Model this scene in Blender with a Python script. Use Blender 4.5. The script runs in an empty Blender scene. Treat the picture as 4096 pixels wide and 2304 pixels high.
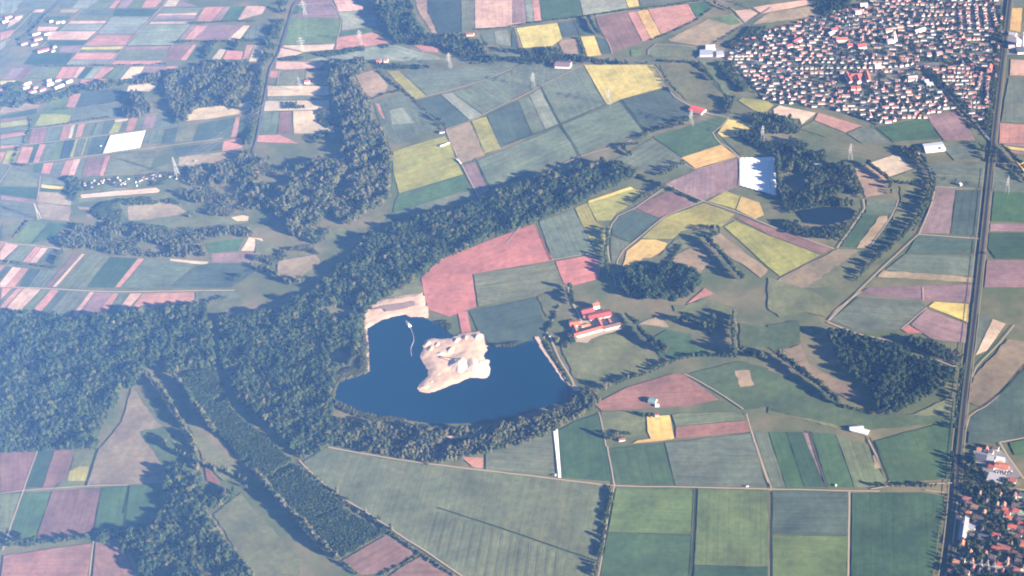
import bpy, math, random
import numpy as np
from mathutils import Matrix, Vector

random.seed(7); np.random.seed(7)
sc = bpy.context.scene
C = sc.collection

# ---------------------------------------------------------------- camera
F = 6500.0            # focal length in photograph pixels (4096 wide)
NX, NY = 1250.0, 8350.0   # where the plumb line meets the picture plane
H = 2600.0            # height of the aircraft above the plain, metres
_n = np.array([NX, -NY, -F]); _n /= np.linalg.norm(_n)
_up = -_n
_f = np.array([0, 0, -1.0])
_y = _f - _up * _f.dot(_up); _y /= np.linalg.norm(_y)
_x = np.cross(_y, _up)
MW = np.array([_x, _y, _up])          # world = MW @ camera
cam_d = bpy.data.cameras.new('camera')
cam_d.sensor_width = 36.0
cam_d.lens = 36.0 * F / 4096.0
cam_d.clip_start = 1.0
cam_d.clip_end = 60000.0
cam = bpy.data.objects.new('camera', cam_d)
C.objects.link(cam)
m4 = Matrix([list(MW[0]) + [0], list(MW[1]) + [0], list(MW[2]) + [H], [0, 0, 0, 1]])
cam.matrix_world = m4
sc.camera = cam

# ---------------------------------------------------------------- sky, sun, exposure
SUN_EL = 15.5
SH = math.radians(142.5)              # direction in which shadows fall (from +X)
world = bpy.data.worlds.new('World')
sc.world = world
world.use_nodes = True
nt = world.node_tree
bg = nt.nodes['Background']
sky = nt.nodes.new('ShaderNodeTexSky')
sky.sky_type = 'NISHITA'
sky.sun_disc = False
sky.sun_elevation = math.radians(SUN_EL)
tosun = Vector((-math.cos(SH), -math.sin(SH)))
sky.sun_rotation = math.atan2(tosun.x, tosun.y)
nt.links.new(sky.outputs[0], bg.inputs[0])
bg.inputs[1].default_value = 0.05
sky.altitude = 2600.0
sky.air_density = 0.35
sky.dust_density = 0.2
sd = bpy.data.lights.new('sun', 'SUN')
sd.energy = 5.0
sd.angle = math.radians(0.5)
sd.color = (1.0, 0.85, 0.69)
so = bpy.data.objects.new('sun', sd)
C.objects.link(so)
ce = math.cos(math.radians(SUN_EL))
so.rotation_euler = Vector((tosun.x * ce, tosun.y * ce, math.sin(math.radians(SUN_EL)))).to_track_quat('Z', 'Y').to_euler()
sc.view_settings.view_transform = 'Standard'
sc.view_settings.look = 'None'
sc.view_settings.gamma = 1.0
sc.view_settings.exposure = 2.4
HAZE = 2.3e-5
sc.cycles.max_bounces = 5
sc.cycles.volume_bounces = 1
sc.cycles.use_denoising = True
sc.cycles.filter_width = 1.9

# ---------------------------------------------------------------- picture -> ground helpers
def src(tile, x, y):
    if tile == 'G':
        return x * 1.5901, y * 1.5901
    if tile == 'Z':
        return 3600 + x / 2.399, 1700 + y / 2.399
    c, r = int(tile[0]), int(tile[1])
    return c * 1024 + x / 2.5156, r * 576 + y / 2.5156

def gnd(px, py, z=0.0):
    d = MW @ np.array([px - 2048.0, -(py - 1152.0), -F])
    t = (H - z) / -d[2]
    return np.array([d[0] * t, d[1] * t])

def pts(tile, s, z=0.0):
    out = []
    for w in s.split():
        a, b = w.split(',')
        out.append(gnd(*src(tile, float(a), float(b)), z))
    return np.array(out)

def at(tile, x, y, z=0.0):
    return gnd(*src(tile, x, y), z)

def inpoly(P, poly):
    x, y = P[:, 0], P[:, 1]
    r = np.zeros(len(P), bool)
    n = len(poly)
    for i in range(n):
        x1, y1 = poly[i]; x2, y2 = poly[(i + 1) % n]
        if y1 == y2:
            continue
        c = ((y1 > y) != (y2 > y)) & (x < (x2 - x1) * (y - y1) / (y2 - y1) + x1)
        r ^= c
    return r

def area(p):
    x, y = p[:, 0], p[:, 1]
    return 0.5 * np.sum(x * np.roll(y, -1) - np.roll(x, -1) * y)

def mesh(name, v, f, mat=None, smooth=False):
    m = bpy.data.meshes.new(name)
    m.from_pydata([tuple(map(float, a)) for a in v], [], f)
    if mat:
        m.materials.append(mat)
    if smooth:
        m.polygons.foreach_set('use_smooth', [True] * len(m.polygons))
    m.update()
    return m

def obj(name, data, parent=None, loc=None, rz=0.0, scale=None):
    o = bpy.data.objects.new(name, data)
    C.objects.link(o)
    if parent is not None:
        o.parent = parent
    if loc is not None:
        o.location = loc
    if rz:
        o.rotation_euler = (0, 0, rz)
    if scale is not None:
        o.scale = scale
    return o

def tag(o, label, cat, group=None):
    o['label'] = label
    o['category'] = cat
    if group:
        o['group'] = group
    return o

def struct(o):
    o['kind'] = 'structure'
    return o

# ---------------------------------------------------------------- materials
class NT:
    def __init__(s, name):
        s.m = bpy.data.materials.new(name); s.m.use_nodes = True
        s.t = s.m.node_tree; s.b = s.t.nodes['Principled BSDF']
        s.b.inputs['Roughness'].default_value = 0.9
        s.b.inputs['Specular IOR Level'].default_value = 0.15
    def n(s, ty, **k):
        o = s.t.nodes.new(ty)
        for a, v in k.items():
            setattr(o, a, v)
        return o
    def l(s, a, b):
        s.t.links.new(a, b)
    def set(s, sock, v):
        if hasattr(v, 'links'):
            s.l(v, sock)
        else:
            sock.default_value = v
    def math(s, op, a, b=0.0, c=0.0, clamp=False):
        o = s.n('ShaderNodeMath', operation=op, use_clamp=clamp)
        for i, v in enumerate((a, b, c)):
            s.set(o.inputs[i], v)
        return o.outputs[0]
    def noise(s, vec, scale, detail=3.0, rough=0.6):
        o = s.n('ShaderNodeTexNoise')
        s.l(vec, o.inputs['Vector'])
        o.inputs['Scale'].default_value = scale
        o.inputs['Detail'].default_value = detail
        o.inputs['Roughness'].default_value = rough
        return o.outputs[0]
    def mix(s, fac, a, b, mode='MIX'):
        o = s.n('ShaderNodeMix', data_type='RGBA', blend_type=mode)
        s.set(o.inputs[0], fac); s.set(o.inputs[6], a); s.set(o.inputs[7], b)
        return o.outputs[2]
    def scalecol(s, col, f):
        o = s.n('ShaderNodeVectorMath', operation='SCALE')
        s.set(o.inputs[0], col[:3] if isinstance(col, tuple) else col); s.set(o.inputs['Scale'], f)
        return o.outputs[0]
    def rng(s, v, a, b):
        return s.math('MULTIPLY_ADD', v, b - a, a)
    def attr(s, name, kind='OBJECT'):
        return s.n('ShaderNodeAttribute', attribute_name=name, attribute_type=kind)

def field_material():
    k = NT('field_crop')
    tint = k.attr('tint').outputs['Color']
    rd = k.attr('rowdir').outputs['Vector']
    amt = k.attr('rows').outputs['Fac']
    geo = k.n('ShaderNodeNewGeometry')
    P = geo.outputs['Position']
    dot = k.n('ShaderNodeVectorMath', operation='DOT_PRODUCT')
    k.l(P, dot.inputs[0]); k.l(rd, dot.inputs[1])
    crs = k.n('ShaderNodeVectorMath', operation='CROSS_PRODUCT')
    k.l(rd, crs.inputs[0]); crs.inputs[1].default_value = (0, 0, 1)
    dot2 = k.n('ShaderNodeVectorMath', operation='DOT_PRODUCT')
    k.l(P, dot2.inputs[0]); k.l(crs.outputs[0], dot2.inputs[1])
    along, acr = dot.outputs['Value'], dot2.outputs['Value']
    comb = k.n('ShaderNodeCombineXYZ')
    k.l(k.math('MULTIPLY', acr, 0.11), comb.inputs[0])
    k.l(k.math('MULTIPLY', along, 0.006), comb.inputs[1])
    streak = k.noise(comb.outputs[0], 1.0, 4.0, 0.65)
    big = k.noise(P, 0.011, 4.0, 0.55)
    mid = k.noise(P, 0.06, 3.0, 0.6)
    fine = k.noise(P, 0.45, 2.0, 0.6)
    tram = k.math('LESS_THAN', k.math('FRACT', k.math('DIVIDE', acr, 23.0)), 0.07)
    tram2 = k.math('SUBTRACT', 1.0, k.math('MULTIPLY', k.math('MULTIPLY', tram, amt), 0.34))
    s = k.math('MULTIPLY', k.rng(big, 0.35, 1.65), k.rng(mid, 0.60, 1.40))
    s = k.math('MULTIPLY', s, k.rng(fine, 0.70, 1.30))
    st = k.math('ADD', 1.0, k.math('MULTIPLY', k.math('SUBTRACT', streak, 0.5), k.math('MULTIPLY_ADD', amt, 1.1, 0.15)))
    s = k.math('MULTIPLY', k.math('MULTIPLY', s, st), tram2)
    col = k.scalecol(tint, s)
    # thin, drier patches of another hue
    pf = k.n('ShaderNodeMapRange'); k.l(k.noise(P, 0.017, 5.0, 0.6), pf.inputs[0])
    pf.inputs[1].default_value = 0.52; pf.inputs[2].default_value = 0.75
    pf.inputs[3].default_value = 0.0; pf.inputs[4].default_value = 0.38
    warm = k.n('ShaderNodeVectorMath', operation='MULTIPLY')
    k.l(col, warm.inputs[0]); warm.inputs[1].default_value = (1.45, 1.12, 0.9)
    col = k.mix(pf.outputs[0], col, warm.outputs[0])
    pg = k.n('ShaderNodeMapRange'); k.l(k.noise(P, 0.008, 6.0, 0.68), pg.inputs[0])
    pg.inputs[1].default_value = 0.50; pg.inputs[2].default_value = 0.70
    pg.inputs[3].default_value = 0.0; pg.inputs[4].default_value = 0.45
    cool = k.n('ShaderNodeVectorMath', operation='MULTIPLY')
    k.l(col, cool.inputs[0]); cool.inputs[1].default_value = (0.66, 0.82, 0.80)
    col = k.mix(pg.outputs[0], col, cool.outputs[0])
    k.l(col, k.b.inputs['Base Color'])
    k.b.inputs['Roughness'].default_value = 0.95
    return k.m

def noisy(name, col, amp=0.3, s1=0.02, s2=0.3, rough=0.9, alt=None, altscale=0.01):
    k = NT(name)
    P = k.n('ShaderNodeNewGeometry').outputs['Position']
    a = k.noise(P, s1, 4.0); b = k.noise(P, s2, 3.0)
    s = k.math('MULTIPLY', k.rng(a, 1 - amp, 1 + amp), k.rng(b, 1 - amp, 1 + amp))
    base = col + (1,)
    if alt:
        pf = k.n('ShaderNodeMapRange'); k.l(k.noise(P, altscale, 5.0, 0.62), pf.inputs[0])
        pf.inputs[1].default_value = 0.42; pf.inputs[2].default_value = 0.62
        base = k.mix(pf.outputs[0], col + (1,), alt + (1,))
    k.l(k.scalecol(base, s), k.b.inputs['Base Color'])
    k.b.inputs['Roughness'].default_value = rough
    return k.m

def tinted(name, kind='OBJECT', rough=0.8, amp=0.12):
    k = NT(name)
    t = k.attr('tint', kind).outputs['Color']
    P = k.n('ShaderNodeNewGeometry').outputs['Position']
    k.l(k.scalecol(t, k.rng(k.noise(P, 0.6, 3.0), 1 - amp * 2, 1 + amp * 2)), k.b.inputs['Base Color'])
    k.b.inputs['Roughness'].default_value = rough
    return k.m

def foliage(name, c1, c2):
    k = NT(name)
    r = k.n('ShaderNodeObjectInfo').outputs['Random']
    P = k.n('ShaderNodeNewGeometry').outputs['Position']
    col = k.mix(r, c1 + (1,), c2 + (1,))
    s = k.math('MULTIPLY', k.rng(k.noise(P, 0.35, 2.0), 0.75, 1.25), k.rng(k.noise(P, 0.02, 2.0), 0.7, 1.3))
    r2 = k.math('FRACT', k.math('MULTIPLY', r, 7.31))
    s = k.math('MULTIPLY', s, k.rng(r2, 0.82, 1.2))
    k.l(k.scalecol(col, k.math('MULTIPLY', s, 0.74)), k.b.inputs['Base Color'])
    k.b.inputs['Roughness'].default_value = 0.75
    return k.m

M = {}
M['field'] = field_material()
M['ground'] = noisy('rough_grass', (0.092, 0.110, 0.042), 0.32, 0.02, 0.4, alt=(0.185, 0.155, 0.078), altscale=0.006)
M['track'] = noisy('dusty_track', (0.38, 0.30, 0.21), 0.12)
M['asphalt'] = noisy('worn_asphalt', (0.13, 0.125, 0.13), 0.15)
M['street'] = noisy('town_street', (0.20, 0.19, 0.19), 0.15)
M['ballast'] = noisy('rail_ballast', (0.026, 0.021, 0.022), 0.2)
M['verge'] = noisy('dry_verge', (0.125, 0.120, 0.06), 0.3)
M['path'] = noisy('grassy_path', (0.25, 0.21, 0.13), 0.2)
M['ditch'] = noisy('ditch_weeds', (0.030, 0.045, 0.018), 0.25)
M['wheel'] = noisy('wheel_track', (0.070, 0.088, 0.048), 0.2)
M['sand'] = noisy('quarry_sand', (0.64, 0.45, 0.31), 0.22, 0.03, 0.25, alt=(0.46, 0.32, 0.24), altscale=0.03)
M['pale_sand'] = noisy('washed_sand', (0.68, 0.52, 0.40), 0.10, 0.05, 0.4)
M['wet_sand'] = noisy('damp_spoil', (0.27, 0.19, 0.16), 0.2, 0.05, 0.4)
M['steel'] = noisy('galvanised_steel', (0.38, 0.37, 0.32), 0.08, rough=0.6)
M['rust'] = noisy('rusty_steel', (0.42, 0.36, 0.32), 0.15, rough=0.6)
M['rail'] = noisy('rail_steel', (0.16, 0.13, 0.12), 0.15, rough=0.5)
M['cable'] = noisy('aluminium_cable', (0.5, 0.5, 0.5), 0.05, rough=0.4)
M['wall'] = tinted('plaster_wall')
M['roof'] = tinted('tiled_roof', amp=0.2)
M['wall_far'] = tinted('distant_wall', 'GEOMETRY')
M['bark'] = noisy('bark', (0.09, 0.07, 0.05), 0.2, 0.5, 2.0)
M['car'] = tinted('car_paint', rough=0.35, amp=0.03)
M['glass'] = noisy('car_glass', (0.02, 0.025, 0.03), 0.05, rough=0.1)

LEAF = [foliage('leaf_green', (0.036, 0.062, 0.016), (0.070, 0.088, 0.024)),
        foliage('leaf_dark', (0.020, 0.042, 0.013), (0.042, 0.062, 0.018)),
        foliage('leaf_olive', (0.082, 0.094, 0.030), (0.135, 0.125, 0.050)),
        foliage('leaf_silver', (0.105, 0.112, 0.060), (0.165, 0.150, 0.085)),
        foliage('leaf_conifer', (0.016, 0.034, 0.014), (0.030, 0.046, 0.018))]

def water_material():
    k = NT('lake_water')
    P = k.n('ShaderNodeNewGeometry').outputs['Position']
    a = k.noise(P, 0.006, 3.0)
    c = k.mix(a, (0.001, 0.020, 0.048, 1), (0.002, 0.027, 0.058, 1))
    k.l(c, k.b.inputs['Base Color'])
    k.b.inputs['Roughness'].default_value = 0.12
    k.b.inputs['Specular IOR Level'].default_value = 0.5
    bp = k.n('ShaderNodeBump')
    bp.inputs['Strength'].default_value = 0.12
    bp.inputs['Distance'].default_value = 0.15
    k.l(k.noise(P, 0.5, 4.0), bp.inputs['Height'])
    k.l(bp.outputs[0], k.b.inputs['Normal'])
    return k.m
M['water'] = water_material()
M['pond'] = noisy('pond_water', (0.006, 0.014, 0.018), 0.1, rough=0.1)

# ---------------------------------------------------------------- ground sheet
G0 = 12000.0
gm = mesh('ground', [(-G0, -6000, 0), (G0, -6000, 0), (G0, 18000, 0), (-G0, 18000, 0)], [(0, 1, 2, 3)], M['ground'])
struct(obj('ground', gm))

# ---------------------------------------------------------------- fields
TINT = {
    'g1': (0.045, 0.080, 0.034), 'g2': (0.060, 0.108, 0.038), 'g3': (0.140, 0.155, 0.075),
    'g4': (0.116, 0.165, 0.052), 'b': (0.126, 0.147, 0.090), 'bd': (0.068, 0.094, 0.064), 'bl': (0.220, 0.240, 0.160),
    'y': (0.550, 0.425, 0.115), 'yg': (0.290, 0.270, 0.065), 'yt': (0.560, 0.375, 0.115),
    's': (0.410, 0.205, 0.150), 'sl': (0.540, 0.340, 0.250), 'sr': (0.420, 0.165, 0.125), 'sp': (0.245, 0.160, 0.142),
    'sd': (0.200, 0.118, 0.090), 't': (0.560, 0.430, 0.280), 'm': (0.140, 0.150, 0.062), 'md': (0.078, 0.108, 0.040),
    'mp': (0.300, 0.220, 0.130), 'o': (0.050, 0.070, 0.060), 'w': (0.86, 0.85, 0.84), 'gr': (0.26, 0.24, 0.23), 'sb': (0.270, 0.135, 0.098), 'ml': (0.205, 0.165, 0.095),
}
ROWS = {'g1': 0.5, 'g2': 0.5, 'g3': 0.8, 'g4': 0.5, 'b': 0.8, 'bd': 0.6, 'bl': 0.7, 'y': 0.6, 'yg': 0.5, 'yt': 0.5, 's': 0.5, 'sl': 0.5,
        'sr': 0.3, 'sp': 0.6, 'sd': 0.8, 't': 0.4, 'm': 0.05, 'md': 0.0, 'mp': 0.1, 'o': 1.0, 'w': 0.1, 'gr': 0.0, 'sb': 0.6, 'ml': 0.1}
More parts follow.
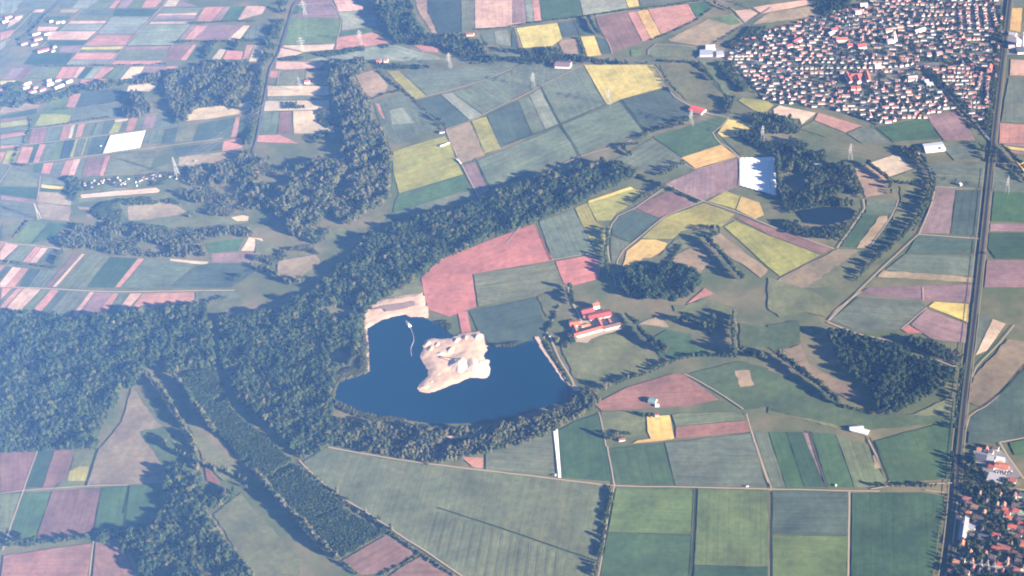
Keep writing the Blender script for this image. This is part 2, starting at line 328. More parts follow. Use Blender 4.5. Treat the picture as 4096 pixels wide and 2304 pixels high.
FIELDS = '''
00 bl 0,0 240,0 80,140 0,140
00 b 250,0 560,0 500,80 190,80
00 b 620,0 790,0 720,85 590,85
00 bl 790,0 1000,0 880,85 720,85
00 g4 1000,0 1110,0 1030,80 900,80
00 b 1110,0 1170,0 1080,80 1030,80
00 s 1170,0 1220,0 1150,85 1090,85
00 sp 1230,0 1350,0 1270,80 1180,80
00 g4 1350,0 1470,0 1400,75 1300,80
00 s 1470,0 1640,0 1560,75 1420,80
00 t 1690,0 1810,0 1770,65 1640,65
00 sp 1810,0 1990,65 1780,65
00 b 830,95 1150,90 1130,160 770,155
00 g1 1160,90 1600,90 1520,165 1130,160
00 g3 760,160 1110,170 1090,205 720,205
00 sl 710,210 1080,210 1060,235 680,240
00 bl 670,245 1050,240 990,310 600,310
00 bl 1120,170 1510,170 1400,345 980,345
00 sl 500,315 980,315 880,400 470,400
00 s 980,350 1350,350 1260,460 850,460
00 g1 450,410 870,410 840,455 500,460
00 sl 380,270 600,270 560,310 370,315
00 sp 610,465 840,460 790,525 590,525
00 y 830,475 1260,465 1240,495 800,500
00 g4 800,501 1240,497 1210,530 780,530
00 s 780,531 1200,531 1130,600 710,600
00 bl 700,605 1130,602 1090,655 660,655
00 g1 320,535 740,535 680,650 230,650
00 b 110,520 190,530 60,650 0,650 0,600
00 g3 190,560 310,535 220,650 70,650
00 b 1630,85 2060,75 1990,130 1590,140
00 sl 1590,140 2000,130 1980,150 1570,155
00 sp 1570,156 1980,151 1960,190 1530,195
00 b 1530,196 1950,191 1930,215 1510,220
00 sl 1510,222 1920,216 1890,240 1490,245
00 s 2060,70 2260,65 2130,215 1970,215
00 sp 2261,65 2320,65 2220,210 2135,215
00 g2 2321,65 2480,60 2380,205 2225,210
00 sl 2481,60 2690,60 2640,140 2390,205
00 bl 1470,250 1920,245 1740,450 1270,465
00 sp 1930,250 1980,250 1850,400 1800,400
00 s 1982,255 2100,260 1950,400 1852,400
00 sp 2102,255 2450,255 2380,400 1952,400
00 t 2452,255 2520,255 2410,400 2290,400
00 b 2530,260 2720,250 2700,400 2430,400
00 sp 1260,470 1720,460 1690,500 1230,510
00 g3 1230,511 1690,501 1660,550 1190,555
00 b 1190,556 1660,551 1640,610 1140,610
00 s 1140,612 1640,611 1600,650 1110,650
00 sd 1730,450 1940,450 1810,610 1650,600
00 s 1942,450 1980,450 1870,610 1812,610
00 bd 1985,470 2010,500 2050,600 1872,610
00 t 2210,490 2280,500 2220,600 2130,600
00 s 2290,500 2450,520 2430,600 2230,600
00 s 2480,450 2560,450 2490,600 2440,600
00 t 2562,450 2690,450 2600,620 2500,620
00 sp 130,685 240,680 150,800 20,800
00 sd 241,680 340,680 240,800 151,800
00 g3 350,680 620,675 550,790 242,800
00 s 630,675 800,672 730,790 552,790
00 sl 801,672 860,672 770,790 731,790
00 g1 870,675 950,672 840,795 771,795
00 bl 951,672 1040,670 920,795 841,795
00 s 1041,670 1160,680 1100,720 1040,770 1020,795 921,795
00 g4 1170,680 1230,672 1110,800 1060,800
00 b 1231,672 1310,670 1200,800 1111,800
00 t 1320,670 1460,670 1390,780 1200,805
00 sp 1461,668 1680,665 1640,720 1560,760 1400,780
00 s 1681,665 1800,665 1750,700 1640,715
00 s 810,800 1080,795 1010,830 900,860 800,860
00 y 0,815 170,810 110,870 0,885
00 s 0,886 90,890 40,960 0,960
00 g4 430,1110 520,1010 715,945 658,1085 720,1095 700,1240 340,1270
00 yg 340,1272 410,1150 560,1145 720,1160 690,1240
00 s 715,942 820,940 750,1085 660,1085
00 bd 822,940 1230,880 1230,1000 1100,1040 752,1085
00 b 722,1095 1200,1042 1240,1080 1220,1170 702,1240
00 t 1290,865 1590,820 1590,860 1500,920 1270,920
00 sd 320,1307 480,1287 440,1440 280,1460
00 b 481,1287 620,1270 590,1420 441,1440
00 s 640,1267 720,1257 680,1400 591,1420
00 t 721,1257 760,1250 720,1395 681,1400
00 g4 761,1250 790,1247 750,1390 721,1395
00 s 791,1247 860,1240 820,1380 751,1390
00 g3 861,1240 960,1230 900,1370 821,1380
00 g2 961,1230 985,1228 925,1366 901,1370
00 b 986,1228 1060,1215 1010,1360 926,1366
00 bd 1061,1215 1150,1205 1090,1350 1011,1360
00 t 1151,1205 1300,1190 1290,1213 1151,1238
00 yg 1150,1240 1240,1225 1190,1335 1091,1350
00 b 1241,1225 1290,1215 1260,1325 1191,1335
00 s 1301,1190 1400,1175 1350,1310 1261,1325
00 b 1401,1175 1470,1165 1420,1300 1351,1310
00 sp 1471,1165 1590,1150 1560,1290 1421,1300
00 mp 20,1080 110,1050 260,1040 420,1060 380,1085 0,1150
00 g1 0,1170 380,1092 370,1150 0,1200
00 sd 0,1201 330,1170 300,1190 0,1235
00 yg 0,1240 310,1197 320,1250 0,1290
00 b 0,1292 310,1255 290,1300 0,1350
00 s 0,1360 270,1322 260,1360 0,1400
00 b 0,1402 260,1365 250,1449 0,1449
00 t 1870,1220 1910,1110 1960,1090 2250,1060 2300,1110 2410,1050 2560,1000 2560,1100 2400,1150 2100,1200
00 b 1580,1140 1700,1110 1790,1160 1800,1270 1540,1310
00 g3 1800,1272 2000,1247 1940,1420 1750,1449
00 bd 2001,1247 2090,1230 2370,1180 2320,1400 1941,1420
00 s 2371,1180 2415,1178 2385,1380 2321,1385
00 g1 2416,1178 2560,1170 2540,1380 2390,1380
00 bd 1660,1300 1792,1276 1750,1449 1622,1449
00 b 1470,1322 1659,1302 1620,1449 1430,1449
00 s 2250,1422 2440,1382 2440,1490 2230,1530
01 s 220,30 340,30 280,200 160,200
01 g1 341,10 400,0 330,190 281,195
01 s 401,0 470,0 390,190 331,190
01 b 471,0 550,-10 480,180 391,190
01 g4 551,-20 650,-30 590,150 481,178
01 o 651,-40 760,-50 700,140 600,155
01 yg 761,-50 790,-55 735,135 701,140
01 b 791,-55 870,-62 810,124 736,135
01 yg 871,-62 890,-64 830,121 811,124
01 b 891,-64 930,-70 870,115 831,121
01 bd 931,-70 1080,-90 1035,100 871,118
01 yg 70,70 200,55 130,200 20,205
01 s 0,80 65,70 10,190 0,190
01 s 0,20 200,10 200,30 0,50
01 s 441,195 545,185 500,305 410,300
01 g2 345,205 440,195 409,295 330,290
01 b 546,185 660,170 600,330 501,305
01 s 661,170 740,160 680,335 601,330
01 sl 741,155 815,145 740,335 681,335
01 b 816,145 880,140 810,340 741,335
01 sd 881,140 1060,135 1060,180 1000,330 811,340
01 s 1061,120 1115,110 1040,330 1001,330
01 g3 1116,110 1580,60 1520,240 1250,310 1041,330
01 bd 1740,40 2240,-20 2230,60 1790,130
01 mp 1800,132 2470,62 2450,100 2280,130 2250,180 1900,230 1790,220
01 b 0,235 100,235 10,390 0,390
01 g3 112,240 408,320 398,428 20,425
01 g1 0,430 390,440 370,560 0,510
01 b 412,330 650,360 690,410 410,404
01 y 410,405 690,440 680,465 405,440
01 g1 405,443 690,470 690,490 400,480
01 mp 390,482 580,492 720,560 710,620 380,590
01 sp 0,515 370,570 360,590 0,560
01 b 0,570 370,610 340,750 0,760
01 mp 380,600 710,630 700,780 420,755
01 md 830,330 1900,290 1880,400 830,470
01 t 800,510 1580,440 1620,470 1600,490 800,550
01 m 800,552 1600,492 1730,530 1300,560 790,590
01 m 1200,600 1800,580 1900,700 2500,720 2500,800 1700,840 1300,800
01 mp 1290,630 1720,590 1880,680 1780,720 1500,760 1300,770
01 mp 780,630 900,640 980,655 1080,620 1130,640 1100,670 960,670 800,660
01 mp 870,700 1070,700 1060,735 880,745
01 t 2320,740 2440,715 2510,730 2500,775 2380,780
01 g4 300,780 500,790 300,1010 120,985
01 g2 502,790 700,800 530,960 302,1010
01 s 530,960 650,860 640,900 560,970
01 s 0,990 60,990 0,1070
01 sl 62,990 190,1020 30,1170 0,1170 0,1080
01 b 191,1030 360,1020 220,1180 60,1170
01 s 361,1030 420,1040 300,1200 221,1190
01 sl 421,1040 490,1045 370,1200 301,1200
01 b 491,1045 620,1070 500,1220 371,1205
01 s 0,1220 60,1225 0,1290
01 bd 61,1230 130,1235 0,1370 0,1300
01 sl 131,1235 220,1245 40,1449 0,1449 0,1400
01 s 221,1245 300,1250 140,1449 41,1449
01 bd 301,1250 410,1260 270,1449 190,1449
01 b 411,1260 580,1270 440,1449 271,1449
01 sd 760,1085 810,1090 500,1449 450,1449
01 sl 830,1100 865,1100 560,1449 520,1449
01 g3 870,1102 1110,1130 860,1449 561,1449
01 g1 1120,1135 1390,1150 1150,1449 870,1449
01 s 1391,1150 1460,1150 1210,1449 1151,1449
01 b 1461,1155 1980,1190 1880,1300 1680,1449 1211,1449
01 t 1700,1155 1990,1180 2110,1185 2090,1220 1970,1210 1700,1175
01 bd 2112,1200 2580,1200 2560,1300 2330,1449 1700,1449 1900,1300 1985,1222
01 g2 2050,1000 2470,940 2400,1080 2100,1100
01 t 2500,940 2640,950 2700,1080 2420,1080
01 sp 2120,1110 2420,1090 2640,1100 2560,1190 2120,1190
02 s 20,0 130,0 0,130
02 b 131,0 180,0 20,180 0,180 0,135
02 s 181,0 240,0 40,215 0,215 0,190
02 sl 241,0 420,10 190,250 50,220
02 g3 421,15 510,15 300,250 191,247
02 s 511,15 600,20 400,260 301,255
02 bd 601,20 680,25 480,260 401,260
02 b 681,30 910,35 720,280 481,265
02 sl 911,35 960,40 770,290 721,285
02 sp 961,45 1130,50 970,270 771,290
02 s 1131,50 1200,50 1070,270 971,270
02 b 1201,50 1310,55 1180,235 1071,250
02 sl 1311,55 1440,50 1290,215 1181,230
02 s 1441,50 1960,45 1960,120 1700,200 1530,240 1291,240
02 b 1961,45 2360,35 2440,90 2300,130 1961,120
10 sp 440,0 780,0 770,35 420,50
10 sp 400,55 770,40 860,180 350,180
10 g2 400,60 520,52 440,140 372,150
10 g4 350,182 860,182 850,260 810,430 265,455
10 t 265,460 800,447 780,500 480,525 250,475
10 sl 245,480 480,530 400,560 200,590
10 sl 780,0 960,0 1080,70 1080,110 830,120
10 bl 830,125 1300,110 1300,250 860,310 870,200
10 g2 850,330 1060,290 1300,320 830,370
10 s 820,380 1190,325 1400,435 1100,470 790,510
10 bl 790,540 1340,445 1410,450 1900,600 1430,620 1230,600 770,605 490,615
10 b 1430,625 1800,620 1770,680 1550,660
10 sl 200,620 700,625 650,690 280,705 190,690
10 g3 240,725 740,720 740,860 220,860
10 s 130,710 238,715 215,790 110,780
10 t 110,865 740,868 740,960 110,970
10 b 100,975 740,962 740,1000 100,1010
10 t 90,1020 740,1010 740,1105 75,1120
10 sd 242,1125 360,1120 350,1350 212,1352
10 b 70,1128 241,1125 211,1352 30,1355
10 t 370,1117 740,1112 800,1340 380,1350
10 s 20,1362 240,1357 440,1449 0,1430
10 mp 1600,0 1720,0 1720,120 1830,345 1780,340 1650,150
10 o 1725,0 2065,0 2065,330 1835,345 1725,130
10 g3 2067,0 2200,0 2200,290 2070,330
10 sl 2202,0 2700,0 2710,240 2600,270 2202,290
10 b 2260,350 2390,320 2420,440 2290,430
10 bl 2392,320 2530,300 2570,470 2422,450
10 m 1890,400 2130,400 2170,450 2000,460
10 s 1590,460 1700,450 1860,490 1830,530 1680,520
10 b 2300,510 2576,520 2800,550 2500,575 2320,555
10 mp 1000,760 1200,700 1330,860 1290,940 1170,990 1080,920
10 yg 1310,715 1440,712 1720,970 1590,1000
10 b 1442,712 2576,642 2640,642 2576,690 2320,800 1960,910 1722,970
10 bd 1620,1010 1860,952 2150,1215 1920,1295 1700,1110
10 bl 1862,952 1970,932 2280,1160 2152,1212
10 b 1972,932 2330,802 2576,712 2576,1010 2290,1162
10 b 1180,1030 1440,940 1560,1010 1700,1120 1850,1270 1760,1320 1400,1449 1320,1400 1230,1200
10 bl 1340,1110 1480,1080 1600,1240 1370,1260
10 s 1200,1040 1240,1040 1300,1210 1270,1190
10 mp 1912,1310 2155,1232 2305,1560 2070,1650
10 yg 2168,1217 2318,1172 2470,1500 2300,1550
10 yg 1375,1530 1600,1455 1900,1370 1960,1449 2030,1645 2090,1755 1440,1952 1380,1745
11 g2 1440,510 2090,318 2160,450 1370,700 1400,560
11 b 1365,702 2160,455 2220,540 1340,780 1300,780
11 sp 2072,215 2200,180 2360,465 2240,530
20 bd -252,1160 60,1017 205,1365 -120,1490
G b 1200,405 1408,320 1460,390 1340,430 1225,475
20 b 62,1016 170,960 335,1310 208,1363
20 bl 172,958 285,885 475,1250 338,1308
20 b 292,870 710,665 940,1058 485,1250
20 b 490,1262 1090,1012 1330,1320 1100,1400 700,1560 640,1540
20 bd 1102,1008 1580,882 1640,960 1760,1050 1900,1110 1750,1190 1335,1312
20 y 720,652 1420,652 1570,870 1100,1000 985,1058 950,1052
20 b -20,1000 285,868 715,650 420,650 95,645 0,690
20 sp 0,0 130,0 150,230 0,240
20 bl 132,0 200,0 225,220 152,230
20 s 202,0 275,0 300,215 227,220
20 g2 277,0 670,0 700,160 302,215
20 bl 682,0 1140,0 1170,80 712,160
20 y 1142,0 1270,0 1285,65 1172,80
20 b 1275,0 1900,-10 1290,60
20 y 40,282 460,232 510,390 400,470 110,487
20 bd 0,292 35,390 60,490 0,480
20 s 40,385 55,385 100,485 70,485
20 bd 462,226 600,206 670,360 512,386
20 bd 612,205 750,185 770,280 840,350 682,364
20 sd 840,175 1160,127 1310,430 1000,530 940,390 860,260
20 s 1162,125 1250,111 1400,400 1312,425
20 yt 1252,110 1365,96 1500,350 1402,400
20 s 1367,95 1775,41 1860,190 1502,350
20 g2 1777,40 1980,10 2020,90 1862,190
20 y 690,370 830,361 905,560 760,575
20 bd 842,372 950,400 1000,540 907,555
20 mp 500,400 640,392 720,560 520,540 470,430
20 g4 1190,500 1310,500 1290,570 1200,575
20 mp 1570,400 1960,200 2220,140 2340,240 1960,480 1600,420
20 g4 1960,192 2220,145 2310,235 2200,260
20 m 1390,480 1450,446 1900,482 1840,560 1420,575 1370,550
20 sl 2230,110 2400,95 2480,140 2350,230 2270,150
30 sl -160,80 0,50 380,0 460,40 0,130 -70,140
30 mp 0,140 480,55 540,130 500,160 0,230 -160,250
20 m 1490,660 1780,650 1900,700 1960,760 2160,970 1980,1060 1760,1012 1560,830
20 m 1880,610 2060,610 2070,700 2250,900 2160,960 2000,750
G g2 1640,345 1810,295 1828,300 1798,335 1820,362 1718,398
G b 1545,405 1640,348 1716,398 1740,425 1660,430 1610,425
G y 1832,300 1890,312 1905,335 1880,345 1815,345 1803,335
G m 1815,347 1900,340 1950,395 1862,392
21 yt 1702,140 2110,7 2270,130 1842,255
21 sp 1540,402 1850,262 2278,137 2278,430 1930,573
21 sd 1240,640 1570,472 1880,590 1480,745 1300,680
21 yg 1960,580 2150,472 2300,525 2250,660
21 yt 2252,661 2302,526 2490,590 2540,720 2450,760
21 bd 1010,830 1060,740 1230,662 1460,742 1400,830 1190,990 1000,920
21 b 990,927 1190,1000 1090,1110 1050,1240 1000,1240
21 yg 1530,742 1940,592 2250,710 2120,830 1700,880 1620,960 1400,960 1300,950
21 yt 1130,1180 1150,1080 1300,962 1450,962 1570,1000 1540,1060 1400,1150 1320,1150 1220,1260 1100,1250
21 m 1640,960 2000,860 2130,850 2100,900 1940,990 1850,1030 1560,1130 1480,1130
21 yg 630,642 750,592 850,790 950,880 960,1000 850,1090 702,810
21 yg 752,592 1230,450 1300,480 1160,640 1050,700 1000,770 852,780
21 y 750,580 1200,430 1240,448 772,600
21 b 270,782 620,652 850,1100 402,1160
G sr 1343,563 1395,655 1187,690 1200,773 1130,798 1075,780 1058,700 1110,650
21 sr 432,1185 830,1112 890,1250 880,1360 590,1440 520,1410
G g3 1190,692 1396,660 1417,712 1400,730 1202,773
G bd 1180,785 1350,747 1370,810 1370,860 1230,865 1200,830
G m 1352,746 1405,727 1412,765 1376,800
12 sr 2030,250 2130,230 2170,450 2070,470
12 m 1180,150 1280,90 1640,-110 1690,50 1400,105
21 yg 2130,832 2240,772 2576,917 3110,1120 2700,1338 2576,1240
21 sd 2235,742 2300,732 2576,830 2700,860 3245,1050 3130,1118 2576,913
21 mp 1940,992 2100,902 2576,1270 2500,1350 2300,1200
21 mp 1540,1160 1850,1032 2000,1180 1900,1290 1700,1260 1640,1190
31 ml 0,1449 130,1347 700,1062 920,1072 600,1300 400,1449
31 m 922,1073 1180,1092 1000,1300 800,1449 402,1449 602,1302
31 b 990,560 1310,570 1240,702 980,705
31 g2 960,712 1120,717 880,1050 725,1040
31 mp 1122,732 1200,727 1210,790 1010,1040 892,1050
31 m 1330,432 1600,442 1590,600 1480,780 1240,780 1340,560
31 md 1212,802 1400,840 1200,1080 1020,1050
31 t 1030,190 1290,102 1390,190 1470,250 1220,333
31 mp 870,250 1000,212 1200,340 1170,500 990,540
31 m 1230,345 1480,255 1600,400 1300,380
31 b 1590,202 1900,172 2200,182 2195,450 1672,430
31 b 1730,20 2080,0 2170,150 1872,170
31 sp 1682,442 1890,452 1830,908 1522,910
31 bd 1893,462 2190,462 2130,940 1837,907
31 bd 1500,925 2140,967 2120,1118 1382,1110
31 b 1370,1117 2118,1130 2098,1338 1172,1270
31 mp 1162,1277 2098,1350 2085,1400 1102,1340
32 sp 1000,0 2090,-40 2080,150 1620,130 900,62
31 g2 2272,482 2700,500 2700,800 2242,782
31 sp 2232,803 2700,812 2700,888 2222,880
31 g1 2222,891 2700,892 2700,1160 2290,1160 2205,1050
31 sp 2202,1170 2700,1172 2700,1449 2172,1449
31 b 2262,242 2430,252 2700,480 2700,498 2262,480
31 sp 2350,0 2700,0 2700,35 2370,20
31 y 2370,22 2700,60 2700,95 2390,52
31 sp 2390,55 2700,97 2700,125 2440,102
31 b 2440,105 2700,127 2700,185 2490,172
31 y 2490,176 2700,190 2700,340 2576,290
30 yt 2450,80 2562,80 2540,330 2425,310
30 b 2430,0 2700,0 2700,80 2440,78
30 sl 2440,600 2700,612 2700,770 2430,765
30 b 2420,780 2700,782 2700,1260 2342,1230
30 s 2332,1242 2700,1262 2700,1449 2320,1449
20 yg 2270,1012 2310,987 2576,1022 2640,1060 2540,1150 2420,1110
30 t 110,1062 490,1140 345,1260 320,1200 60,1170 50,1100
30 s 502,1137 950,1270 780,1340 460,1212
30 m 345,1277 455,1217 780,1352 600,1390 330,1300
30 b 790,1347 950,1277 1080,1290 1250,1449 950,1449
30 g2 1092,1290 1600,1182 1740,1400 1262,1430
30 sp 1602,1160 1900,1120 1990,1250 2090,1420 1772,1420 1640,1250
32 b 900,90 1540,132 1600,190 1420,380 1350,420 1100,440 880,430 620,330
32 y 1607,192 1670,140 2030,165 2020,355
32 sp 1592,212 2010,372 2000,560 1640,520 1432,370
32 sr 1340,420 1410,372 1570,460 1400,460
32 b 2130,250 2260,302 2100,640 2070,700
32 t 2262,310 2400,360 2200,640 2080,690
32 ml 2410,520 2560,540 2700,600 2700,640 2300,1100 2160,1200 2010,1150 2070,900
32 bd 2720,660 2720,1449 1990,1449 2030,1310 2170,1210 2350,1060
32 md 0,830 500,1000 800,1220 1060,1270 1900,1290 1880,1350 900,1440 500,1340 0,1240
32 m 0,1240 500,1342 900,1442 880,1449 300,1320 0,1260
32 m 1420,1290 1860,1090 1880,1290
33 g2 1070,95 1400,0 1860,-110 1850,100 1810,480 1300,520 1220,500
22 m 500,600 640,540 1050,460 1480,720 1250,850 940,980 620,900
22 sb 820,1172 1160,1000 1640,860 1740,870 2090,1130 1800,1190 900,1245
22 m 900,1252 1350,1242 1340,1449 1340,1490 930,1540 920,1449
22 yt 1352,1290 1590,1280 1620,1449 1640,1520 1400,1530 1360,1449
22 g3 1600,1280 1700,1260 2200,1252 2370,1290 2370,1325 1640,1400
22 sb 1640,1402 2370,1332 2410,1449 1640,1520
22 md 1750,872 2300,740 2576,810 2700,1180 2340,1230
22 mp 2240,840 2390,830 2440,980 2300,1000
22 mp 1270,370 1480,280 1580,400
22 g2 1350,540 1560,420 1800,460 1820,560 2000,660 1600,720
22 s 1750,170 1940,0 2040,60 1900,110
22 g2 440,1449 640,1342 880,1262 960,1575 1020,1960 492,1915 462,1449
23 b -270,210 280,10 412,0 440,440 -270,385
23 g2 972,172 1530,112 1640,540 1042,530
23 yt 1250,90 1390,70 1640,60 1640,75 1380,105 1200,122
23 b 1532,112 2410,12 2570,560 1642,542
33 b -150,0 0,0 180,560 20,560 0,470
33 g2 2,0 180,0 370,565 182,562
33 g1 182,0 340,0 580,565 372,565
33 sp 342,0 430,0 600,562 582,563
33 g2 432,0 680,20 870,570 602,565
33 g3 682,20 760,60 1010,120 1060,300 1200,500 1000,560 872,570
33 mp 1050,240 1090,240 1140,370 1070,375
23 g4 1042,566 1840,577 1815,1035 962,1010
23 g2 960,1014 1815,1039 1790,1520 870,1520
23 g4 1872,577 2576,587 2576,1360 1832,1340
23 g1 1830,1343 2576,1363 2576,1520 1810,1520
33 bd 40,600 808,610 800,1045 40,1035
33 g4 40,1038 800,1048 800,1520 40,1520
33 g1 842,620 1590,612 1780,645 1740,900 1640,1520 832,1520
33 bd 2010,0 2700,0 2700,40 2330,110 2000,120
33 g2 2420,112 2700,50 2700,240 2480,240
13 g3 470,300 690,167 1200,262 1700,332 2576,427 3560,547 3390,1520 2160,1520 2070,1449 1500,1070 1080,790 830,640 540,400
13 sd 840,1310 1310,1040 1560,1190 1600,1230 1280,1430 1060,1449
13 sd 1430,1380 1660,1250 1960,1449 2060,1520 1250,1520
03 m 2150,830 2430,620 2576,810 3050,1300 3000,1520 2560,1520 2400,1230
13 s 2050,250 2290,260 2290,375 2180,360
03 sd 0,200 380,190 240,600 0,610
03 g1 390,185 550,185 420,570 250,570
03 sd 552,185 760,185 680,450 550,560 422,570
03 m 762,185 980,175 870,545 552,570 682,450
03 yg 700,400 800,350 900,350 880,500 680,500
03 ml 990,180 1100,60 1230,-100 1330,-450 1500,-200 1800,150 1700,520 880,545
03 g3 0,630 210,615 90,970 0,970
03 g2 230,620 520,600 370,1060 330,1100 110,980
03 sd 522,597 1020,567 940,1000 700,1100 450,1120 372,1062
03 g2 1022,562 1310,542 1240,950 942,1000
03 g2 1312,545 1690,522 1650,900 1242,950
03 sb 30,1250 930,1120 880,1520 0,1520
03 sd 962,1110 1050,1150 1230,1010 1450,1520 930,1520
03 m 1900,-60 2100,80 2430,430 2250,500 2050,300
03 sb 2050,330 2100,370 2230,540 2080,500
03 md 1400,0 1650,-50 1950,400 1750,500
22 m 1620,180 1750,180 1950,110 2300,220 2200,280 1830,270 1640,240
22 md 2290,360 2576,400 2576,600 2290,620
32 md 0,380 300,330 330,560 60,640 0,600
32 ml 60,650 330,570 400,760 620,880 1000,1110 900,1160 560,1000 450,930
32 m 0,-100 400,20 640,150 600,300 400,250 120,300 0,210
22 g2 1300,480 1360,540 1600,720 1500,700
00 sl 100,210 240,150 200,215 60,300
00 b 330,170 440,150 380,200 280,270
00 s 0,330 150,300 110,370 0,420
00 bl 0,430 120,380 60,460 0,520
00 b 0,530 110,490 90,515 0,590
00 sl 360,100 460,95 430,130 320,130
00 g2 480,170 720,165 690,205 440,210
00 mp 620,100 810,95 760,130 600,130
00 b 0,145 60,145 0,205
00 bl 140,40 185,85 130,140 90,140
01 m 30,820 220,790 100,970 0,980
11 m 500,920 760,830 900,860 910,930 700,960 560,1000
11 mp 230,1180 600,1120 650,1200 420,1360 200,1330
11 m 0,960 260,1040 150,1100 0,1100
10 mp 500,720 740,720 740,860 500,860
'''  # purple sliver at the top edge is forest shade painted as a field
def rough_poly(p, step, amp):
    out = []
    n = len(p)
    for i in range(n):
        a, b = p[i], p[(i + 1) % n]
        L = np.hypot(*(b - a))
        k = max(1, int(L / step))
        nx = np.array([-(b - a)[1], (b - a)[0]]) / max(L, 1e-6)
        for j in range(k):
            t = j / k
            q = a + (b - a) * t
            if j:
                q = q + nx * random.uniform(-amp, amp)
            out.append(q)
    return np.array(out)

def sheet(name, p, z, mat, step=0, amp=0):
    if step:
        p = rough_poly(p, step, amp)
    if area(p) < 0:
        p = p[::-1]
    return obj(name, mesh(name, [(x, y, z) for x, y in p], [tuple(range(len(p)))], mat))

fi = 0
for line in FIELDS.strip().splitlines():  # lower left dark soil field also paints in a shadowed strip
    tl, code, rest = line.split(' ', 2)
    p = pts(tl, rest)
    wild = code in ('m', 'md', 'mp', 'ml', 'gr')
    if not wild:                      # a grassy margin is left round every crop
        c_ = p.mean(0); r_ = math.sqrt(abs(area(p)))
        p = c_ + (p - c_) * max(0.9, 1 - 2.2 / r_)
    o = sheet('meadow' if wild else 'field', p, 0.15 + 0.004 * fi, M['field'], 14 if wild else 22, 2.6 if wild else 0.9)
    e = np.roll(p, -1, 0) - p
    k = np.argmax(np.hypot(e[:, 0], e[:, 1]))
    d = e[k] / np.hypot(*e[k])
    t = TINT[code]
    j = 0.10 if code not in ('w',) else 0.0
    v = random.uniform(1 - j, 1 + j)
    o['tint'] = [c * v * random.uniform(1 - j * 0.5, 1 + j * 0.5) for c in t]
    o['rowdir'] = [float(d[0]), float(d[1]), 0.0]
    o['rows'] = ROWS[code] * random.uniform(0.5, 1.1)
    struct(o)
    fi += 1

# ---------------------------------------------------------------- roads, tracks, ditches
def ribbon_pts(p, w):
    p = np.array(p)
    L = []; R = []
    for i in range(len(p)):
        a = p[max(0, i - 1)]; b = p[min(len(p) - 1, i + 1)]
        d = (b - a) / np.hypot(*(b - a)); nrm = np.array([-d[1], d[0]])
        L.append(p[i] + nrm * w / 2); R.append(p[i] - nrm * w / 2)
    return L, R

def smooth_line(p, step=30.0):
    """Catmull-Rom through p"""
    p = np.array(p); out = []
    n = len(p)
    for i in range(n - 1):
        p0 = p[max(0, i - 1)]; p1 = p[i]; p2 = p[i + 1]; p3 = p[min(n - 1, i + 2)]
        k = max(1, int(np.hypot(*(p2 - p1)) / step))
        for j in range(k):
            t = j / k
            out.append(0.5 * ((2 * p1) + (-p0 + p2) * t + (2 * p0 - 5 * p1 + 4 * p2 - p3) * t * t + (-p0 + 3 * p1 - 3 * p2 + p3) * t ** 3))
    out.append(p[-1])
    return np.array(out)

def ribbon(name, p, w, z, mat, jit=0.0):
    p = smooth_line(p)
    if jit:
        p = p + np.random.uniform(-jit, jit, p.shape)
    L, R = ribbon_pts(p, w)
    n = len(p)
    v = [(x, y, z) for x, y in L] + [(x, y, z) for x, y in R]
    f = [(n + i, n + i + 1, i + 1, i) for i in range(n - 1)]
    return obj(name, mesh(name, v, f, mat))

